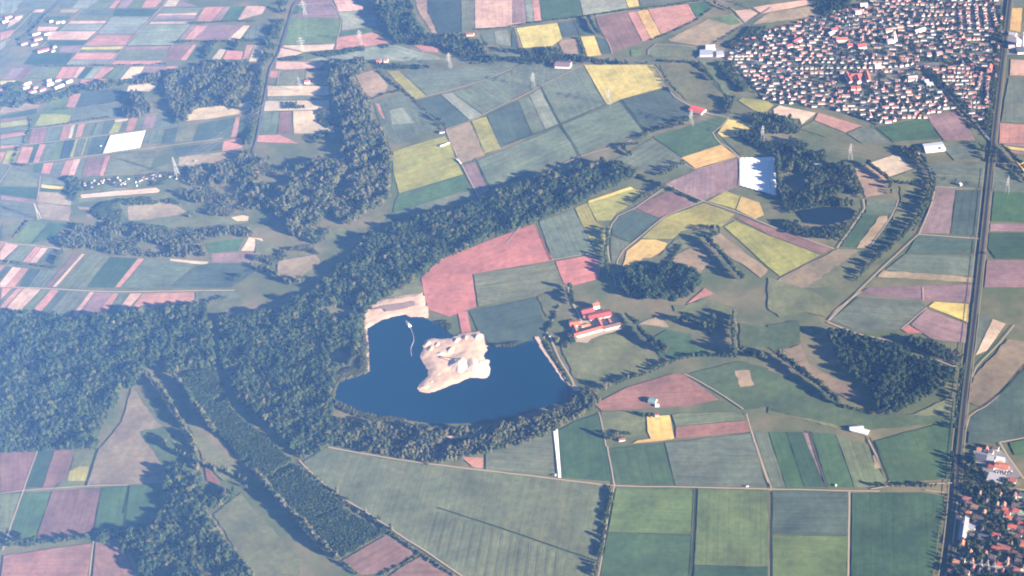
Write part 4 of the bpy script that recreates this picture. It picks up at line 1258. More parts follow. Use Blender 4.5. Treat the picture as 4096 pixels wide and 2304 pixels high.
# --- woods: tile|height|spacing|mix|density|label|outline of the canopy
WOODS = '''
02|18|7.5|wood|1|the large wood below the striped fields at the left edge|-40,230 380,262 800,300 1080,270 1300,225 1530,200 1780,180 1700,420 1640,620 1560,760 1480,800 1320,1000 1200,1010 1150,1180 1000,1400 980,1449 960,1600 -40,1640
02|17|7.5|wood|1|the wood block between the two forest lanes|1790,200 2090,150 2080,260 2130,450 2150,650 2170,770 1700,850 1640,780 1700,550
G|17|7.5|wood|1|the wood on the west side of the quarry lake|640,790 760,762 850,800 905,795 905,890 842,935 832,1040 862,1062 850,1115 760,1150 690,1080 600,1000 552,900 552,800
G|15|7.5|light|1|the belt of trees along the south shore of the lake|845,1050 900,1058 1000,1073 1190,1080 1380,1042 1430,1008 1500,985 1512,1010 1390,1085 1310,1115 1220,1138 1100,1165 1040,1160 852,1118
G|19|7.5|wood|1|the long curved wood north of the lake|740,760 830,700 880,640 920,600 1000,565 1100,535 1200,505 1300,465 1420,425 1500,405 1560,415 1600,440 1530,470 1450,510 1350,555 1250,590 1110,650 1050,700 960,750 910,790 900,760 800,770
11|21|8.5|light|0.82|the open wood of pale tall trees left of the wheat fields|0,420 250,470 440,220 640,150 900,150 860,60 900,-40 1300,-40 1350,120 1340,520 1200,640 1080,680 960,780 830,820 760,620 600,800 470,920 330,880 180,680 30,560
10|21|8|light|0.95|the steep wood strip beside the deep valley shadow|760,620 900,610 1100,620 1090,700 960,740 1000,860 1150,1000 1190,1200 1280,1290 1310,1449 900,1449 860,1250 800,1050 750,900
10|20|8|wood|0.95|the wood at the top edge beside the dark shadow|1200,0 1560,0 1600,200 1700,330 1560,330 1500,300 1360,340 1310,260 1220,150
10|13|7.5|wood|0.8|the tree belt below the upper road|1500,330 1740,330 1830,350 2060,345 2170,380 2300,440 2576,490 2576,520 2300,500 2330,570 2576,580 2576,625 2200,630 2050,560 1900,480 1720,440 1400,440 1380,380
20|12|7|wood|0.95|the tree belt beside the road and the yellow fields|-10,500 200,500 340,460 480,500 560,545 740,570 1000,605 1400,625 1300,640 0,632 0,590 220,560
00|14|8|light|0.84|the scattered wood at the upper left|820,870 1200,810 1560,750 1900,690 2000,640 2250,610 2530,620 2540,800 2400,1090 2250,1050 1960,1090 1880,1200 1800,1230 1720,1100 1700,1000 1640,870 1700,830 1300,830 1000,900 850,900
00|16|8|light|1|the clump of pale trees beside the blue green field|1310,930 1460,930 1470,1020 1560,1100 1400,1165 1220,1165 1230,1090 1320,1060
00|10|7|hedge|0.8|the greenery round the farm hamlet at the left edge|100,860 230,830 240,960 480,960 700,880 860,850 800,930 500,1010 200,1060 0,1060 0,1000
01|11|8|light|0.86|the scrubby wood above the green strips|780,820 1100,800 1300,820 1700,860 2040,840 2480,830 2560,920 2100,950 2040,1000 2070,1140 1600,1130 1100,1100 1000,1050 700,1040 520,1020 700,900
01|11|8|light|0.8|the pale copse right of the tan strip|1800,480 2100,420 2380,470 2300,560 2000,600 1840,540
01|9|7.5|light|0.7|the copse above the heath|1980,650 2240,590 2560,580 2440,650 2300,720 1900,730
01|6|6|shrub|0.8|the bushes along the heath|1250,570 1450,535 1730,570 1350,600
01|7|6|hedge|0.55|the bushes round the small gravel yard|800,650 1230,560 1240,760 1130,770 830,770
01|9|7|hedge|0.9|the tree clump left of the allotments|690,340 800,340 820,470 760,580 700,480
01|13|8|light|0.8|the wood right of the tan field with the power line|2100,250 2300,190 2576,20 2576,350 2400,480 2350,470 2150,360
01|3.5|5.5|shrub|0.55|the allotment gardens under the power line|840,350 1300,330 1700,280 1880,290 1840,380 1400,440 840,460
10|12|7.5|wood|0.8|the trees lining the road down the valley|330,0 250,300 180,560 80,640 60,900 20,1200 -60,1449 -120,1449 -60,1100 0,800 60,560 200,200 230,0
10|7|7|hedge|0.6|the hedge between the pale fields at the top|400,555 780,515 1100,465 1340,445 1340,470 1100,500 800,555 500,600 250,600
10|10|7|wood|0.9|the copse round the two red houses|1100,620 1200,640 1230,690 1800,690 1900,680 1550,650 1400,640 1330,650 1200,600
10|10|8|wood|0.9|the round copse beside the purple fields|520,1370 600,1340 660,1380 640,1430 540,1430
10|8|8|wood|0.8|the small copse in the pale meadow|290,1030 340,1020 490,1040 490,1095 300,1090
21|20|8|dark|1|the round dark wood above the red roofed estate|1060,1290 1200,1240 1400,1230 1700,1230 1880,1290 1900,1380 1790,1500 1600,1550 1300,1540 1100,1480
32|15|7.5|dark|0.97|the dark wood left of the railway|590,450 700,410 900,480 1150,530 1500,660 1800,805 1880,900 1700,1020 1600,1080 1400,1200 1200,1260 1090,1230 1060,1050 900,900 750,750 650,580
32|13|7|dark|1|the dark tree strip beside the railway fields|1420,480 1640,500 1850,600 1960,650 1940,740 1850,740 1600,640 1380,550
31|15|8|wood|0.85|the wood behind the shaded white crop cover|100,110 240,50 480,65 600,115 800,225 960,430 990,540 880,560 860,640 700,640 400,650 200,690 150,620 100,450 330,400 440,300 300,280 150,280 90,200
31|9|7|wood|0.85|the trees round the small pond|140,780 330,770 380,810 600,840 840,770 900,660 980,680 720,1030 500,980 150,870
30|14|8|wood|0.95|the wood between the town and the power line|-180,1150 0,1110 120,1180 220,1180 330,1250 320,1340 200,1330 0,1340 -150,1260
30|11|8|dark|0.8|the trees left of the white crop cover|-350,1340 -160,1290 0,1350 200,1380 420,1449 480,1510 300,1520 100,1550 -160,1450
30|13|8|wood|1|the wood above the far town|460,20 850,-10 830,70 560,140 530,110
20|9|7|hedge|0.8|the tree belt on the west side of the far town|2060,640 2220,620 2300,800 2480,950 2300,900 2150,760
20|12|7.5|wood|1|the clump at the corner of the far town|2130,970 2240,980 2200,1140 2120,1140
20|7|7|hedge|0.8|the trees at the north west corner of the far town|2310,260 2560,270 2480,400 2350,480 2150,470 2350,330
13|7.5|4.6|low|1|the young plantation beside the wheat field|110,510 390,345 880,740 500,880 400,840 130,560
13|7.5|4.6|low|1|the lower young plantation beside the wheat field|510,905 860,775 1300,1010 870,1255 730,1100
13|7.9|4.8|low|1|the upper young plantation by the forest lane|-20,60 340,285 100,450 -40,360
02|7.9|5|low|0.95|the young trees between the forest lanes|1760,900 2160,790 2240,1000 2330,1230 2560,1440 2150,1440 1950,1150
03|17|8|wood|0.97|the wood at the lower left corner|1700,340 1880,290 1870,460 2000,420 2060,620 2350,570 2400,640 2140,760 2000,780 2200,1010 2480,1360 2580,1520 1450,1520 1370,1160 1220,1200 1230,1030 1550,940 1640,700 1650,560
03|9|7|hedge|1|the leafy hedge at the left of the lower wood|970,1040 1180,985 1400,930 1560,920 1560,970 1250,1000 1000,1100
33|11|7|dark|1|the trees beside the railway near the lower town|2010,230 2080,230 2110,350 2200,400 2190,500 1960,500 1990,400 1970,340
33|8|7|hedge|1|the trees along the bridge road|1930,540 2200,500 2400,490 2500,540 2400,590 2150,580 1950,590
30|8|7|wood|1|the tree belt along the diagonal road of the far town|1560,690 1640,690 1900,960 2060,1190 2150,1300 2080,1300 1850,1010 1650,800
30|6|6.5|hedge|0.9|the trees between the far town and the railway|2270,40 2340,60 2350,300 2330,700 2260,1100 2220,1380 2160,1250 2240,1000 2290,600
31|10|7|wood|1|the trees around the barn beside the curved road|1310,40 1450,20 1540,60 1500,120 1450,110 1520,190 1430,160
22|9|7|hedge|0.7|the trees round the red roofed estate|470,480 640,470 640,520 520,590 420,520
12|7|5|lightshrub|1|the pale bushes on the west bank of the lake|1050,240 1090,260 1085,430 1110,600 1120,860 960,900 850,920 780,1120 740,1100 760,900 900,830 1060,800 1040,500
12|7.5|5|light|1|the bushes along the north shore right of the sand|2300,590 2576,560 2700,540 2576,600 2330,620
12|5|6|shrub|0.8|the green bushes in the middle of the sand bank|2070,640 2150,610 2170,690 2090,710
12|5|6|lightshrub|0.7|the bushes at the west end of the sand bank|1640,660 1690,700 1720,800 1680,830 1620,800
12|5|6|shrub|0.8|the bushes on the point above the sand bank|1800,350 1960,320 1990,440 1900,430
12|6|5|lightshrub|1|the bushes along the south west shore of the lake|740,1100 800,1040 790,1120 900,1170 1050,1240 1240,1285 1500,1320 1500,1370 1200,1330 980,1270 850,1210
01|12|8|light|0.75|the copse right of the allotment pylon|1900,240 2120,230 2160,380 2100,420 1900,400
01|12|8|light|0.7|the open wood in the middle of the left valley|2380,480 2600,350 2700,480 2650,640 2440,660 2320,580
11|12|8|light|0.65|the trees round the house in the valley|0,200 120,130 300,170 320,260 180,300 20,330
03|7.9|5|low|0.97|the young trees linking the two plantation blocks|2150,-40 2560,-20 2700,80 2920,290 2680,450 2520,400 2380,200
01|6|6.5|hedge|0.6|the scrub between the heath and the wood|850,760 1150,740 1350,790 1700,840 1650,900 1100,860 850,830
01|5|6|hedge|0.6|the bushes below the long tan strip|1250,560 1500,530 1760,560 1800,600 1250,610
11|9|8|light|0.6|the trees along the narrow valley meadow|480,960 640,900 760,850 700,960 560,1060 440,1080
11|8.5|8|light|0.55|the trees at the lower end of the valley|100,1060 350,1030 300,1150 130,1260 -50,1300 -40,1180
10|6|7|hedge|0.45|the bushes inside the deep valley shadow|620,1120 760,1050 860,1300 800,1449 640,1449
'''
for line in WOODS.strip().splitlines():
    tl, h, sp, mixn, dn, lab, poly = line.split('|')
    h = float(h)
    WP = wood(tl, poly, h * (1.32 if h > 8 else 1.15), float(sp) * (1.22 if h > 8 else 1.0), mixn, lab, float(dn))

ROWSD = '''
23|8|4.5|hedge|the hedgerow along the track beside the big wheat field|990,570 985,700 955,800 935,950 915,1100 890,1250
23|8|40|wood|the hedgerow along the track beside the big wheat field|990,700 930,1000 890,1220
23|7|5|wood|the hedge at the bottom edge beside the wheat field|862,1330 850,1460
33|6.4|12|town|the row of trees beside the railway at the lower right|1790,640 1770,800 1740,950 1725,1100 1700,1300 1690,1449
33|8|16|wood|the trees along the bridge approach|1100,560 1400,560 1500,560 1760,560
33|9|10|dark|the tall trees on the railway edge by the bridge|1850,250 1880,330 1850,420 1830,500
32|8|11|dark|the tree line on the left of the railway|1960,800 1930,1000 1900,1150 1890,1300 1870,1449
32|14|12|wood|the diagonal tree line below the dark wood|100,700 240,790 360,890 470,970 600,1080 720,1190
32|6|9|shrub|the bushes on the meadow edge below the dark wood|720,1190 900,1230 1070,1270
31|9|8|wood|the tree row along the curved road|1480,150 1600,270 1640,400 1600,560 1530,700 1420,870 1300,1000 1150,1130 1000,1260 880,1400
31|9|14|wood|the second tree row along the curved road|1540,150 1650,280 1680,420 1640,560 1560,720 1450,900
31|10|12|wood|the tree row between the two meadows left of the curved road|1000,210 1110,300 1200,370 1230,460 1250,520
31|8|14|light|the tree row below the tan meadow|1250,400 1450,410 1640,420
31|10|15|wood|the trees at the corner of the diagonal road and the railway|2080,0 2170,60 2240,150 2300,200
31|8|10|wood|the tree row along the diagonal road beyond the railway|2290,90 2400,180 2480,280 2600,400
31|8|10|wood|the tree row on the right of the diagonal road|2330,20 2450,120 2576,260 2650,330
31|8|30|wood|the lone tree beside the railway|2240,1130 2250,1140
22|16|9|pop|the poplar row on the meadow right of the estate|2240,300 2235,420 2235,560 2235,690
22|13|11|wood|the tree row running down from the estate|1150,290 1240,380 1310,470 1400,560 1560,660
22|9|9|wood|the tree row along the meadow edge below the estate|1050,980 1200,920 1380,870 1600,770 1750,720 2000,700 2280,710
22|11|11|wood|the trees on the meadow right of the estate|1590,340 1740,330 1830,380 2000,440
22|13|12|wood|the tree line right of the poplars|2300,640 2430,700 2576,720
22|12|10|dark|the tree row above the estate|590,20 600,100 620,180
22|6|8|shrub|the hedge left of the estate|470,190 420,320 360,440
22|5|6|hedge|the hedge along the shore track|330,540 430,720 540,880 600,980
22|7|11|light|the low tree row by the small fields south of the lake|320,1440 470,1380 620,1320 800,1240
22|11|9|light|the trees on the south east shore of the lake|620,1130 760,1100 880,1060 980,1010
22|13|20|wood|the trees beside the poplar row shadow|1950,420 2000,460 2050,300
22|8|12|wood|the trees beside the small barn below the lake|1330,1300 1450,1310
23|9|9|wood|the trees round the small red sheds|920,50 1000,90 1060,60 1160,30 1230,60
21|12|9|wood|the tree row between the two pale fields|1950,980 2040,1060 2130,1160 2230,1280 2340,1390
21|11|9|wood|the tree row left of the yellow crescent field|965,880 960,1000 950,1120 960,1260 990,1340
21|13|7|pop|the pale poplars at the end of the long wood|800,270 860,240 900,215 960,215
21|8|8|light|the pale tree row along the brown field|1200,620 1290,580 1400,520 1480,460 1560,430
21|11|12|wood|the small copse by the grey green field|1490,330 1560,310 1600,280 1660,250 1740,210
21|8|6|hedge|the hedge along the track to the tan field|990,220 1060,250 1150,290 1290,330 1380,380 1500,410
21|7|6|hedge|the hedge between the brown fields|1570,450 1680,500 1800,550 1880,585
21|8|7|wood|the trees beside the grass track|1210,130 1110,40 1280,10
21|9|10|wood|the trees round the small paddock|1900,880 2030,850 2090,880 2060,930 1950,960
21|7|12|shrub|the bushes in the paddock|1600,1070 1700,1030 1570,1220 1640,1200
20|8|9|wood|the tree row beside the grey field above the curved track|1290,1410 1400,1350 1500,1320 1620,1290 1740,1260
20|9|9|wood|the tree row by the pylon|1680,1240 1760,1230 1860,1200
20|7|18|wood|the trees along the field track by the yellow field|1440,670 1500,740 1560,820 1620,900 1680,960
20|9|8|wood|the tree clump on the meadow|1960,760 2000,800 2030,830
20|4.5|5|hedge|the long hedge along the upper field track|0,265 300,220 750,165 1100,115 1500,70 1980,0
20|9|7|wood|the tree clump between the dark fields|770,190 800,250 850,330 890,350
20|6|7|hedge|the hedge beside the tan patch|670,390 700,460 740,560
20|4|6|hedge|the hedge along the slanting field edge|1410,405 1600,330 1830,220 1990,100
20|7|8|wood|the trees at the upper bend|2030,40 2110,80 2200,110
20|6|8|wood|the trees beside the lane at the top|2220,20 2320,60 2420,90
20|7|7|hedge|the hedge along the road to the far town|1500,620 1680,630 1850,640 1900,690 1960,740
20|4|12|hedge|the hedge along the lane|1990,460 2150,370 2330,250
10|5|6|hedge|the hedge along the ditch between the wheat fields|1230,720 1330,800 1450,890 1590,1000 1700,1110
10|5|6|hedge|the low hedge at the meadow end|1170,1000 1300,950 1450,920
10|8|16|wood|the trees along the field ditch|1720,1150 1860,1240 1910,1300 1880,1350
10|4.5|6|hedge|the low hedge near the top edge|2210,300 2330,295 2460,285 2576,270
00|6|6|hedge|the tree row between the upper strips|1750,430 1850,425 2050,420 2250,420 2400,410 2576,415
00|5|7|hedge|the upper tree row at the top left|1900,235 2050,235 2200,225 2400,215 2576,220
00|4.5|14|hedge|the bushes along the straight country road|380,668 650,664 1100,660 1250,655 1450,655 1700,640
00|9|7|wood|the slanting tree row left of the purple field|2090,600 2130,500 2200,430
00|8|7|wood|the short tree row right of the slanting one|2380,520 2420,450 2460,410
00|6|10|hedge|the tree row by the farms at the upper left|480,150 420,200 380,260 300,330 230,390 170,440
00|4|9|shrub|the bushes along the strip fields at the left|300,1190 310,1290 260,1380 240,1449
00|4|14|shrub|the bushes along the country track|960,1200 1100,1180 700,1240 500,1275
00|4|12|shrub|the bushes in the pale green field|520,1110 600,1100 700,1095
00|9|8|light|the two tree rows beside the tan field|1810,1080 1800,1180 1790,1260
01|5|8|shrub|the bushes on the left green field edge|280,780 200,880 120,960
01|5|7|shrub|the hedge between the strip rows|70,1185 200,1210 400,1230 570,1250
01|7|9|wood|the trees near the track left of the wood|640,1090 600,1160 560,1220
01|8|10|wood|the tree row at the end of the green strips|2440,1330 2350,1400
01|7|7|hedge|the bushes by the left farm track|150,210 240,220 310,215
01|5|7|hedge|the hedge up the left field edge|190,30 160,110 120,190
03|9|8|wood|the hedgerow of trees above the red field|-10,1180 120,1150 300,1160 420,1130 600,1120 800,1090 920,1080
03|13|26|wood|the tall trees on the hedgerow above the red field|0,1170 130,1160 400,1120
13|6|7|lightshrub|the hedge beside the big wheat field|400,340 540,420 700,560 800,640 960,760 1080,830 1230,930 1400,1050 1600,1200 1800,1330 1990,1449
13|10|60|light|the single trees on the wheat field hedge|820,620 1010,750 1320,950 1430,1040
13|14|6|light|the bright tree row along the shaded lane|20,440 140,600 280,760 420,900 540,1020 640,1130 760,1240 860,1310
13|5|5|lightshrub|the low hedge below the purple field|1640,1240 1500,1330 1380,1390 1260,1449
13|6|6|lightshrub|the low hedge between the two plantations|110,500 250,420 380,345
13|7|8|light|the trees at the corner of the purple field|890,1340 960,1400 1040,1460
02|12|6.5|light|the bright tree row along the forest lane|1500,870 1560,980 1660,1090 1730,1200 1800,1320 1880,1440
02|13|6.5|light|the tree row on the right of the forest lane|1760,920 1880,1050 1960,1180 2060,1320 2150,1449
02|7|7|light|the trees on the wood edge below the striped fields|1830,200 2000,190 2150,150 2300,110
03|12|22|light|the single trees in the shaded meadow|1630,70 1780,220 2450,500 2430,600
03|11|6|light|the bright trees down the middle of the meadow|1880,20 1960,120 1980,260 2000,400
03|8|6|light|the pale shrubs on the edge of the lower wood|2060,800 2150,930 2220,1050 2330,1180 2450,1330 2540,1449
11|7|7|light|the tree row in the valley meadow|250,1100 400,1080 560,1080 640,1130
11|10|9|wood|the trees at the edge of the long valley shadow|590,880 560,960 620,1020
11|11|10|light|the trees in the lower valley|40,1270 150,1310 350,1420 480,1400
12|9|8|wood|the trees beside the long wood at the lake corner|960,160 1000,260 1020,360
31|13|7|wood|the tall tree row along the shaded white crop cover|100,120 104,250 108,400 112,540
'''
for line in ROWSD.strip().splitlines():
    tl, h, sp, mixn, lab, poly = line.split('|')
    h = float(h)
    row(tl, poly, h * (1.9 if mixn in ('wood', 'dark', 'light', 'pop') and h > 6.5 else 1.15), float(sp) * 0.8, mixn, lab)

# ---------------------------------------------------------------- buildings
def gable_meshes():
    # unit house: footprint -0.5..0.5, eaves at z=1, ridge at z=1.75 along X
    R = 1.5
    v = [(-.5, -.5, 0), (.5, -.5, 0), (.5, .5, 0), (-.5, .5, 0), (-.5, -.5, 1), (.5, -.5, 1), (.5, .5, 1), (-.5, .5, 1), (-.5, 0, R), (.5, 0, R)]
    f = [(0, 1, 5, 4), (2, 3, 7, 6), (1, 2, 6, 9, 5), (3, 0, 4, 8, 7)]
    wall = mesh('wall', v, f, M['wall'])
    e, o, t = 0.545, 0.57, 0.10
    s = (R - 1) / 0.5
    zl = 1 - (o - .5) * s
    v = [(-e, -o, zl), (e, -o, zl), (e, 0, R + .02), (-e, 0, R + .02), (e, o, zl), (-e, o, zl),
         (-e, -o, zl + t), (e, -o, zl + t), (e, 0, R + .02 + t), (-e, 0, R + .02 + t), (e, o, zl + t), (-e, o, zl + t)]
    f = [(6, 7, 8, 9), (9, 8, 10, 11), (0, 3, 2, 1), (3, 5, 4, 2), (0, 1, 7, 6), (4, 5, 11, 10), (1, 2, 8, 7), (2, 4, 10, 8), (0, 6, 9, 3), (3, 9, 11, 5)]
    roof = mesh('roof', v, f, M['roof'])
    v = [(.2 + a, .12 + b, c) for c in (1.3, 2.02) for a, b in ((0, 0), (.08, 0), (.08, .09), (0, .09))]
    f = [(0, 1, 5, 4), (1, 2, 6, 5), (2, 3, 7, 6), (3, 0, 4, 7), (4, 5, 6, 7)]
    ch = mesh('chimney', v, f, M['wall'])
    v = [(-.5, -.5, 0), (.5, -.5, 0), (.5, .5, 0), (-.5, .5, 0), (-.5, -.5, 1), (.5, -.5, 1), (.5, .5, 1), (-.5, .5, 1)]
    f = [(0, 1, 5, 4), (1, 2, 6, 5), (2, 3, 7, 6), (3, 0, 4, 7)]
    fw = mesh('wall', v, f, M['wall'])
    e = .515
    v = [(-e, -e, 1.0), (e, -e, 1.0), (e, e, 1.0), (-e, e, 1.0), (-e, -e, 1.09), (e, -e, 1.09), (e, e, 1.09), (-e, e, 1.09)]
    f = [(0, 1, 5, 4), (1, 2, 6, 5), (2, 3, 7, 6), (3, 0, 4, 7), (4, 5, 6, 7), (3, 2, 1, 0)]
    fr = mesh('roof', v, f, M['roof'])
    return wall, roof, ch, fw, fr
WALL, ROOF, CHIM, FWALL, FROOF = gable_meshes()
RED = [(0.44, 0.11, 0.07), (0.36, 0.09, 0.07), (0.46, 0.16, 0.09), (0.30, 0.11, 0.09)]
DRK = [(0.10, 0.07, 0.065), (0.13, 0.10, 0.095), (0.16, 0.085, 0.07), (0.085, 0.085, 0.095)]
WHT = [(0.80, 0.77, 0.70), (0.76, 0.72, 0.62), (0.82, 0.80, 0.77), (0.72, 0.66, 0.52), (0.78, 0.70, 0.60)]
BPOS = []
def building(name, p, rz, w, d, h, label, cat, group=None, flat=False, wall=None, roof=None, chim=False, pitch=None):
    t = obj(name, None, None, (p[0], p[1], 2.0), rz, (w, d, h))
    t.empty_display_size = 0.5
    a = obj('wall', FWALL if flat else WALL, t); a['tint'] = list(wall or random.choice(WHT))
    b = obj('roof', FROOF if flat else ROOF, t); b['tint'] = list(roof or random.choice(RED))
    if chim and not flat:
        c = obj('chimney', CHIM, b); c['tint'] = [0.3, 0.16, 0.12]
    tag(t, label, cat, group)
    BPOS.append((p[0], p[1], max(w, d) / 2))
    return t

def seg_building(name, tile, x1, y1, x2, y2, depth, h, label, cat='barn', group=None, **k):
    """near eave runs from pixel 1 to pixel 2 on the ground; the body stands behind it"""
    a = at(tile, x1, y1); b = at(tile, x2, y2)
    d = b - a; L = np.hypot(*d); d /= L
    nrm = np.array([-d[1], d[0]])
    if nrm[1] < 0:
        nrm = -nrm
    c = (a + b) / 2 + nrm * depth / 2
    return building(name, c, math.atan2(d[1], d[0]), L, depth, h, label, cat, group, **k)

# estate with red roofs
EST = 'red roofed buildings of the estate beside the lake'
seg_building('barn', '22', 790, 345, 1000, 300, 26, 6, 'largest red roofed barn at the back of the estate', 'barn', EST, roof=RED[1])
seg_building('barn', '22', 715, 285, 830, 258, 20, 6, 'smaller red roofed barn left of the largest one', 'barn', EST, roof=RED[1])
seg_building('house', '22', 825, 225, 885, 212, 12, 10, 'tall white house behind the red barns of the estate', 'house', EST, roof=RED[0], chim=True)
seg_building('barn', '22', 640, 515, 780, 475, 13, 7, 'white walled left half of the estate front wing', 'barn', EST, roof=RED[0])
seg_building('barn', '22', 782, 474, 932, 432, 13, 7, 'white walled middle part of the estate front wing', 'barn', EST, roof=RED[0])
seg_building('barn', '22', 936, 440, 1095, 402, 14, 7, 'white walled right part of the estate front wing', 'barn', EST, roof=DRK[2])
seg_building('barn', '22', 590, 405, 690, 390, 20, 5, 'orange roofed barn at the left of the estate yard', 'barn', EST, roof=(0.52, 0.17, 0.07))
seg_building('barn', '22', 705, 412, 790, 395, 9, 4, 'low orange roofed shed inside the estate yard', 'shed', EST, roof=(0.52, 0.18, 0.08))
building('barn', at('22', 645, 450), math.atan2(*(at('22', 620, 400) - at('22', 660, 490))[::-1]), 40, 9, 5, 'narrow red roofed wing on the left of the yard', 'barn', EST, roof=RED[0])
building('barn', at('22', 890, 385), math.atan2(*(at('22', 870, 340) - at('22', 915, 430))[::-1]), 40, 9, 6, 'narrow red roofed wing crossing the estate yard', 'barn', EST, roof=RED[0])
building('barn', at('22', 985, 370), math.atan2(*(at('22', 960, 330) - at('22', 1005, 410))[::-1]), 30, 10, 5, 'red roofed wing at the right end of the yard', 'barn', EST, roof=RED[3])
seg_building('shed', '22', 375, 505, 410, 498, 8, 4, 'small white hut beside the shore track', 'hut', None, roof=DRK[1])
seg_building('shed', '22', 725, 322, 770, 312, 9, 5, 'small white house in front of the red barns', 'house', EST, roof=RED[1])
struct(sheet('farmyard', pts('22', '560,540 640,340 830,330 1060,300 1110,420 800,520 760,560'), 2.75, M['track'], 12, 1.5))
# other single buildings
seg_building('barn', '20', 432, 692, 582, 697, 30, 8, 'long barn with purple brown roof beside the road', 'barn', None, roof=(0.20, 0.12, 0.14))
seg_building('hall', '20', 1780, 1128, 1905, 1165, 26, 6, 'long hall with bright red roof beside the grey fields', 'hall', None, roof=(0.55, 0.10, 0.06))
seg_building('greenhouse', '31', 1590, 98, 1775, 78, 36, 6, 'large barn with pale ribbed metal roof by the curved road', 'barn', None, roof=(0.62, 0.64, 0.68))
seg_building('shed', '31', 1485, 118, 1520, 108, 10, 5, 'small white farmhouse left of the ribbed metal barn', 'house', None, roof=DRK[2])
seg_building('shed', '31', 1740, 82, 1785, 75, 9, 9, 'white tower silo shed at the end of the ribbed barn', 'silo', None, flat=True, roof=(.7, .7, .7))
seg_building('greenhouse', '33', 840, 5, 1000, 42, 14, 4, 'long pale greenhouse at the meadow corner', 'greenhouse', None, roof=(0.72, 0.70, 0.70))
seg_building('barn', '22', 1370, 1165, 1440, 1180, 16, 5, 'barn with teal roof on the bare soil below the lake', 'barn', None, roof=(0.16, 0.26, 0.25), wall=(.5, .42, .36))
seg_building('shed', '22', 1440, 1205, 1480, 1205, 8, 3, 'white trailer hut beside the teal barn', 'hut', None, flat=True, roof=(.8, .8, .8))
seg_building('shed', '22', 1420, 1300, 1480, 1298, 8, 3, 'low brick shed below the teal barn', 'shed', None, roof=RED[3])
seg_building('shed', '23', 1080, 105, 1140, 95, 10, 3, 'dark red shed at the small orchard', 'shed', None, roof=RED[3])
seg_building('shed', '31', 490, 325, 530, 320, 8, 4, 'white hut in the clearing of the wood', 'hut', None, roof=(.6, .5, .4))
seg_building('shed', '31', 450, 245, 540, 240, 14, 5, 'blue grey hall hidden in the wood', 'hall', None, roof=(.30, .38, .48))
building('shed', at('31', 1935, 420), 0.5, 6, 6, 6, 'small white water tower hut in the grey green field', 'hut', None, flat=True, roof=(.7, .8, .8))
seg_building('house', '10', 1215, 650, 1265, 645, 14, 7, 'white house with red roof in the copse', 'house', None, roof=RED[0])
seg_building('house', '10', 1288, 635, 1330, 632, 12, 6, 'red roofed house right of the white one in the copse', 'house', None, roof=RED[0])
seg_building('house', '10', 490, 850, 540, 848, 12, 6, 'white house at the edge of the valley shadow', 'house', None, roof=RED[2])
seg_building('house', '10', 2120, 370, 2190, 368, 12, 5, 'red roofed house beside the upper tree belt', 'house', None, roof=RED[0])
seg_building('shed', '10', 1850, 1350, 1900, 1340, 9, 3, 'purple roofed hut at the field corner', 'hut', None, roof=(.3, .1, .16))
seg_building('shed', '11', 0, 315, 35, 310, 12, 5, 'white house with red gable in the valley wood', 'house', None, roof=RED[3])
seg_building('shed', '32', 830, 1449, 960, 1440, 12, 4, 'white roofed stable at the meadow edge', 'stable', None, roof=(.75, .72, .70))
for (x, y, w, lab) in ((2040, 180, 26, 'white trailer standing beside the bend of the field track'), (1900, 15, 30, 'white trailer at the edge of the yellow green field')):
    p = at('11', x, y)
    building('trailer', p, 2.0 if x > 2000 else 0.35, w, 3, 3, lab, 'trailer', None, flat=True, roof=(.8, .8, .8))
# flat roofed business yard at the edge of the far town
BIZ = 'flat roofed halls at the west end of the far town'
seg_building('hall', '20', 1890, 580, 2020, 575, 34, 6, 'largest flat roofed hall beside the far town', 'hall', BIZ, flat=True, roof=(.34, .36, .42))
seg_building('hall', '20', 1950, 520, 2045, 515, 26, 7, 'white flat roofed hall behind the largest one', 'hall', BIZ, flat=True, roof=(.70, .66, .66))
seg_building('hall', '20', 2060, 582, 2130, 576, 26, 6, 'small flat roofed hall nearest the far town houses', 'hall', BIZ, flat=True, roof=(.42, .42, .48))
struct(sheet('paved_yard', pts('20', '1860,590 1900,500 2050,490 2140,520 2140,600'), 2.8, M['street']))
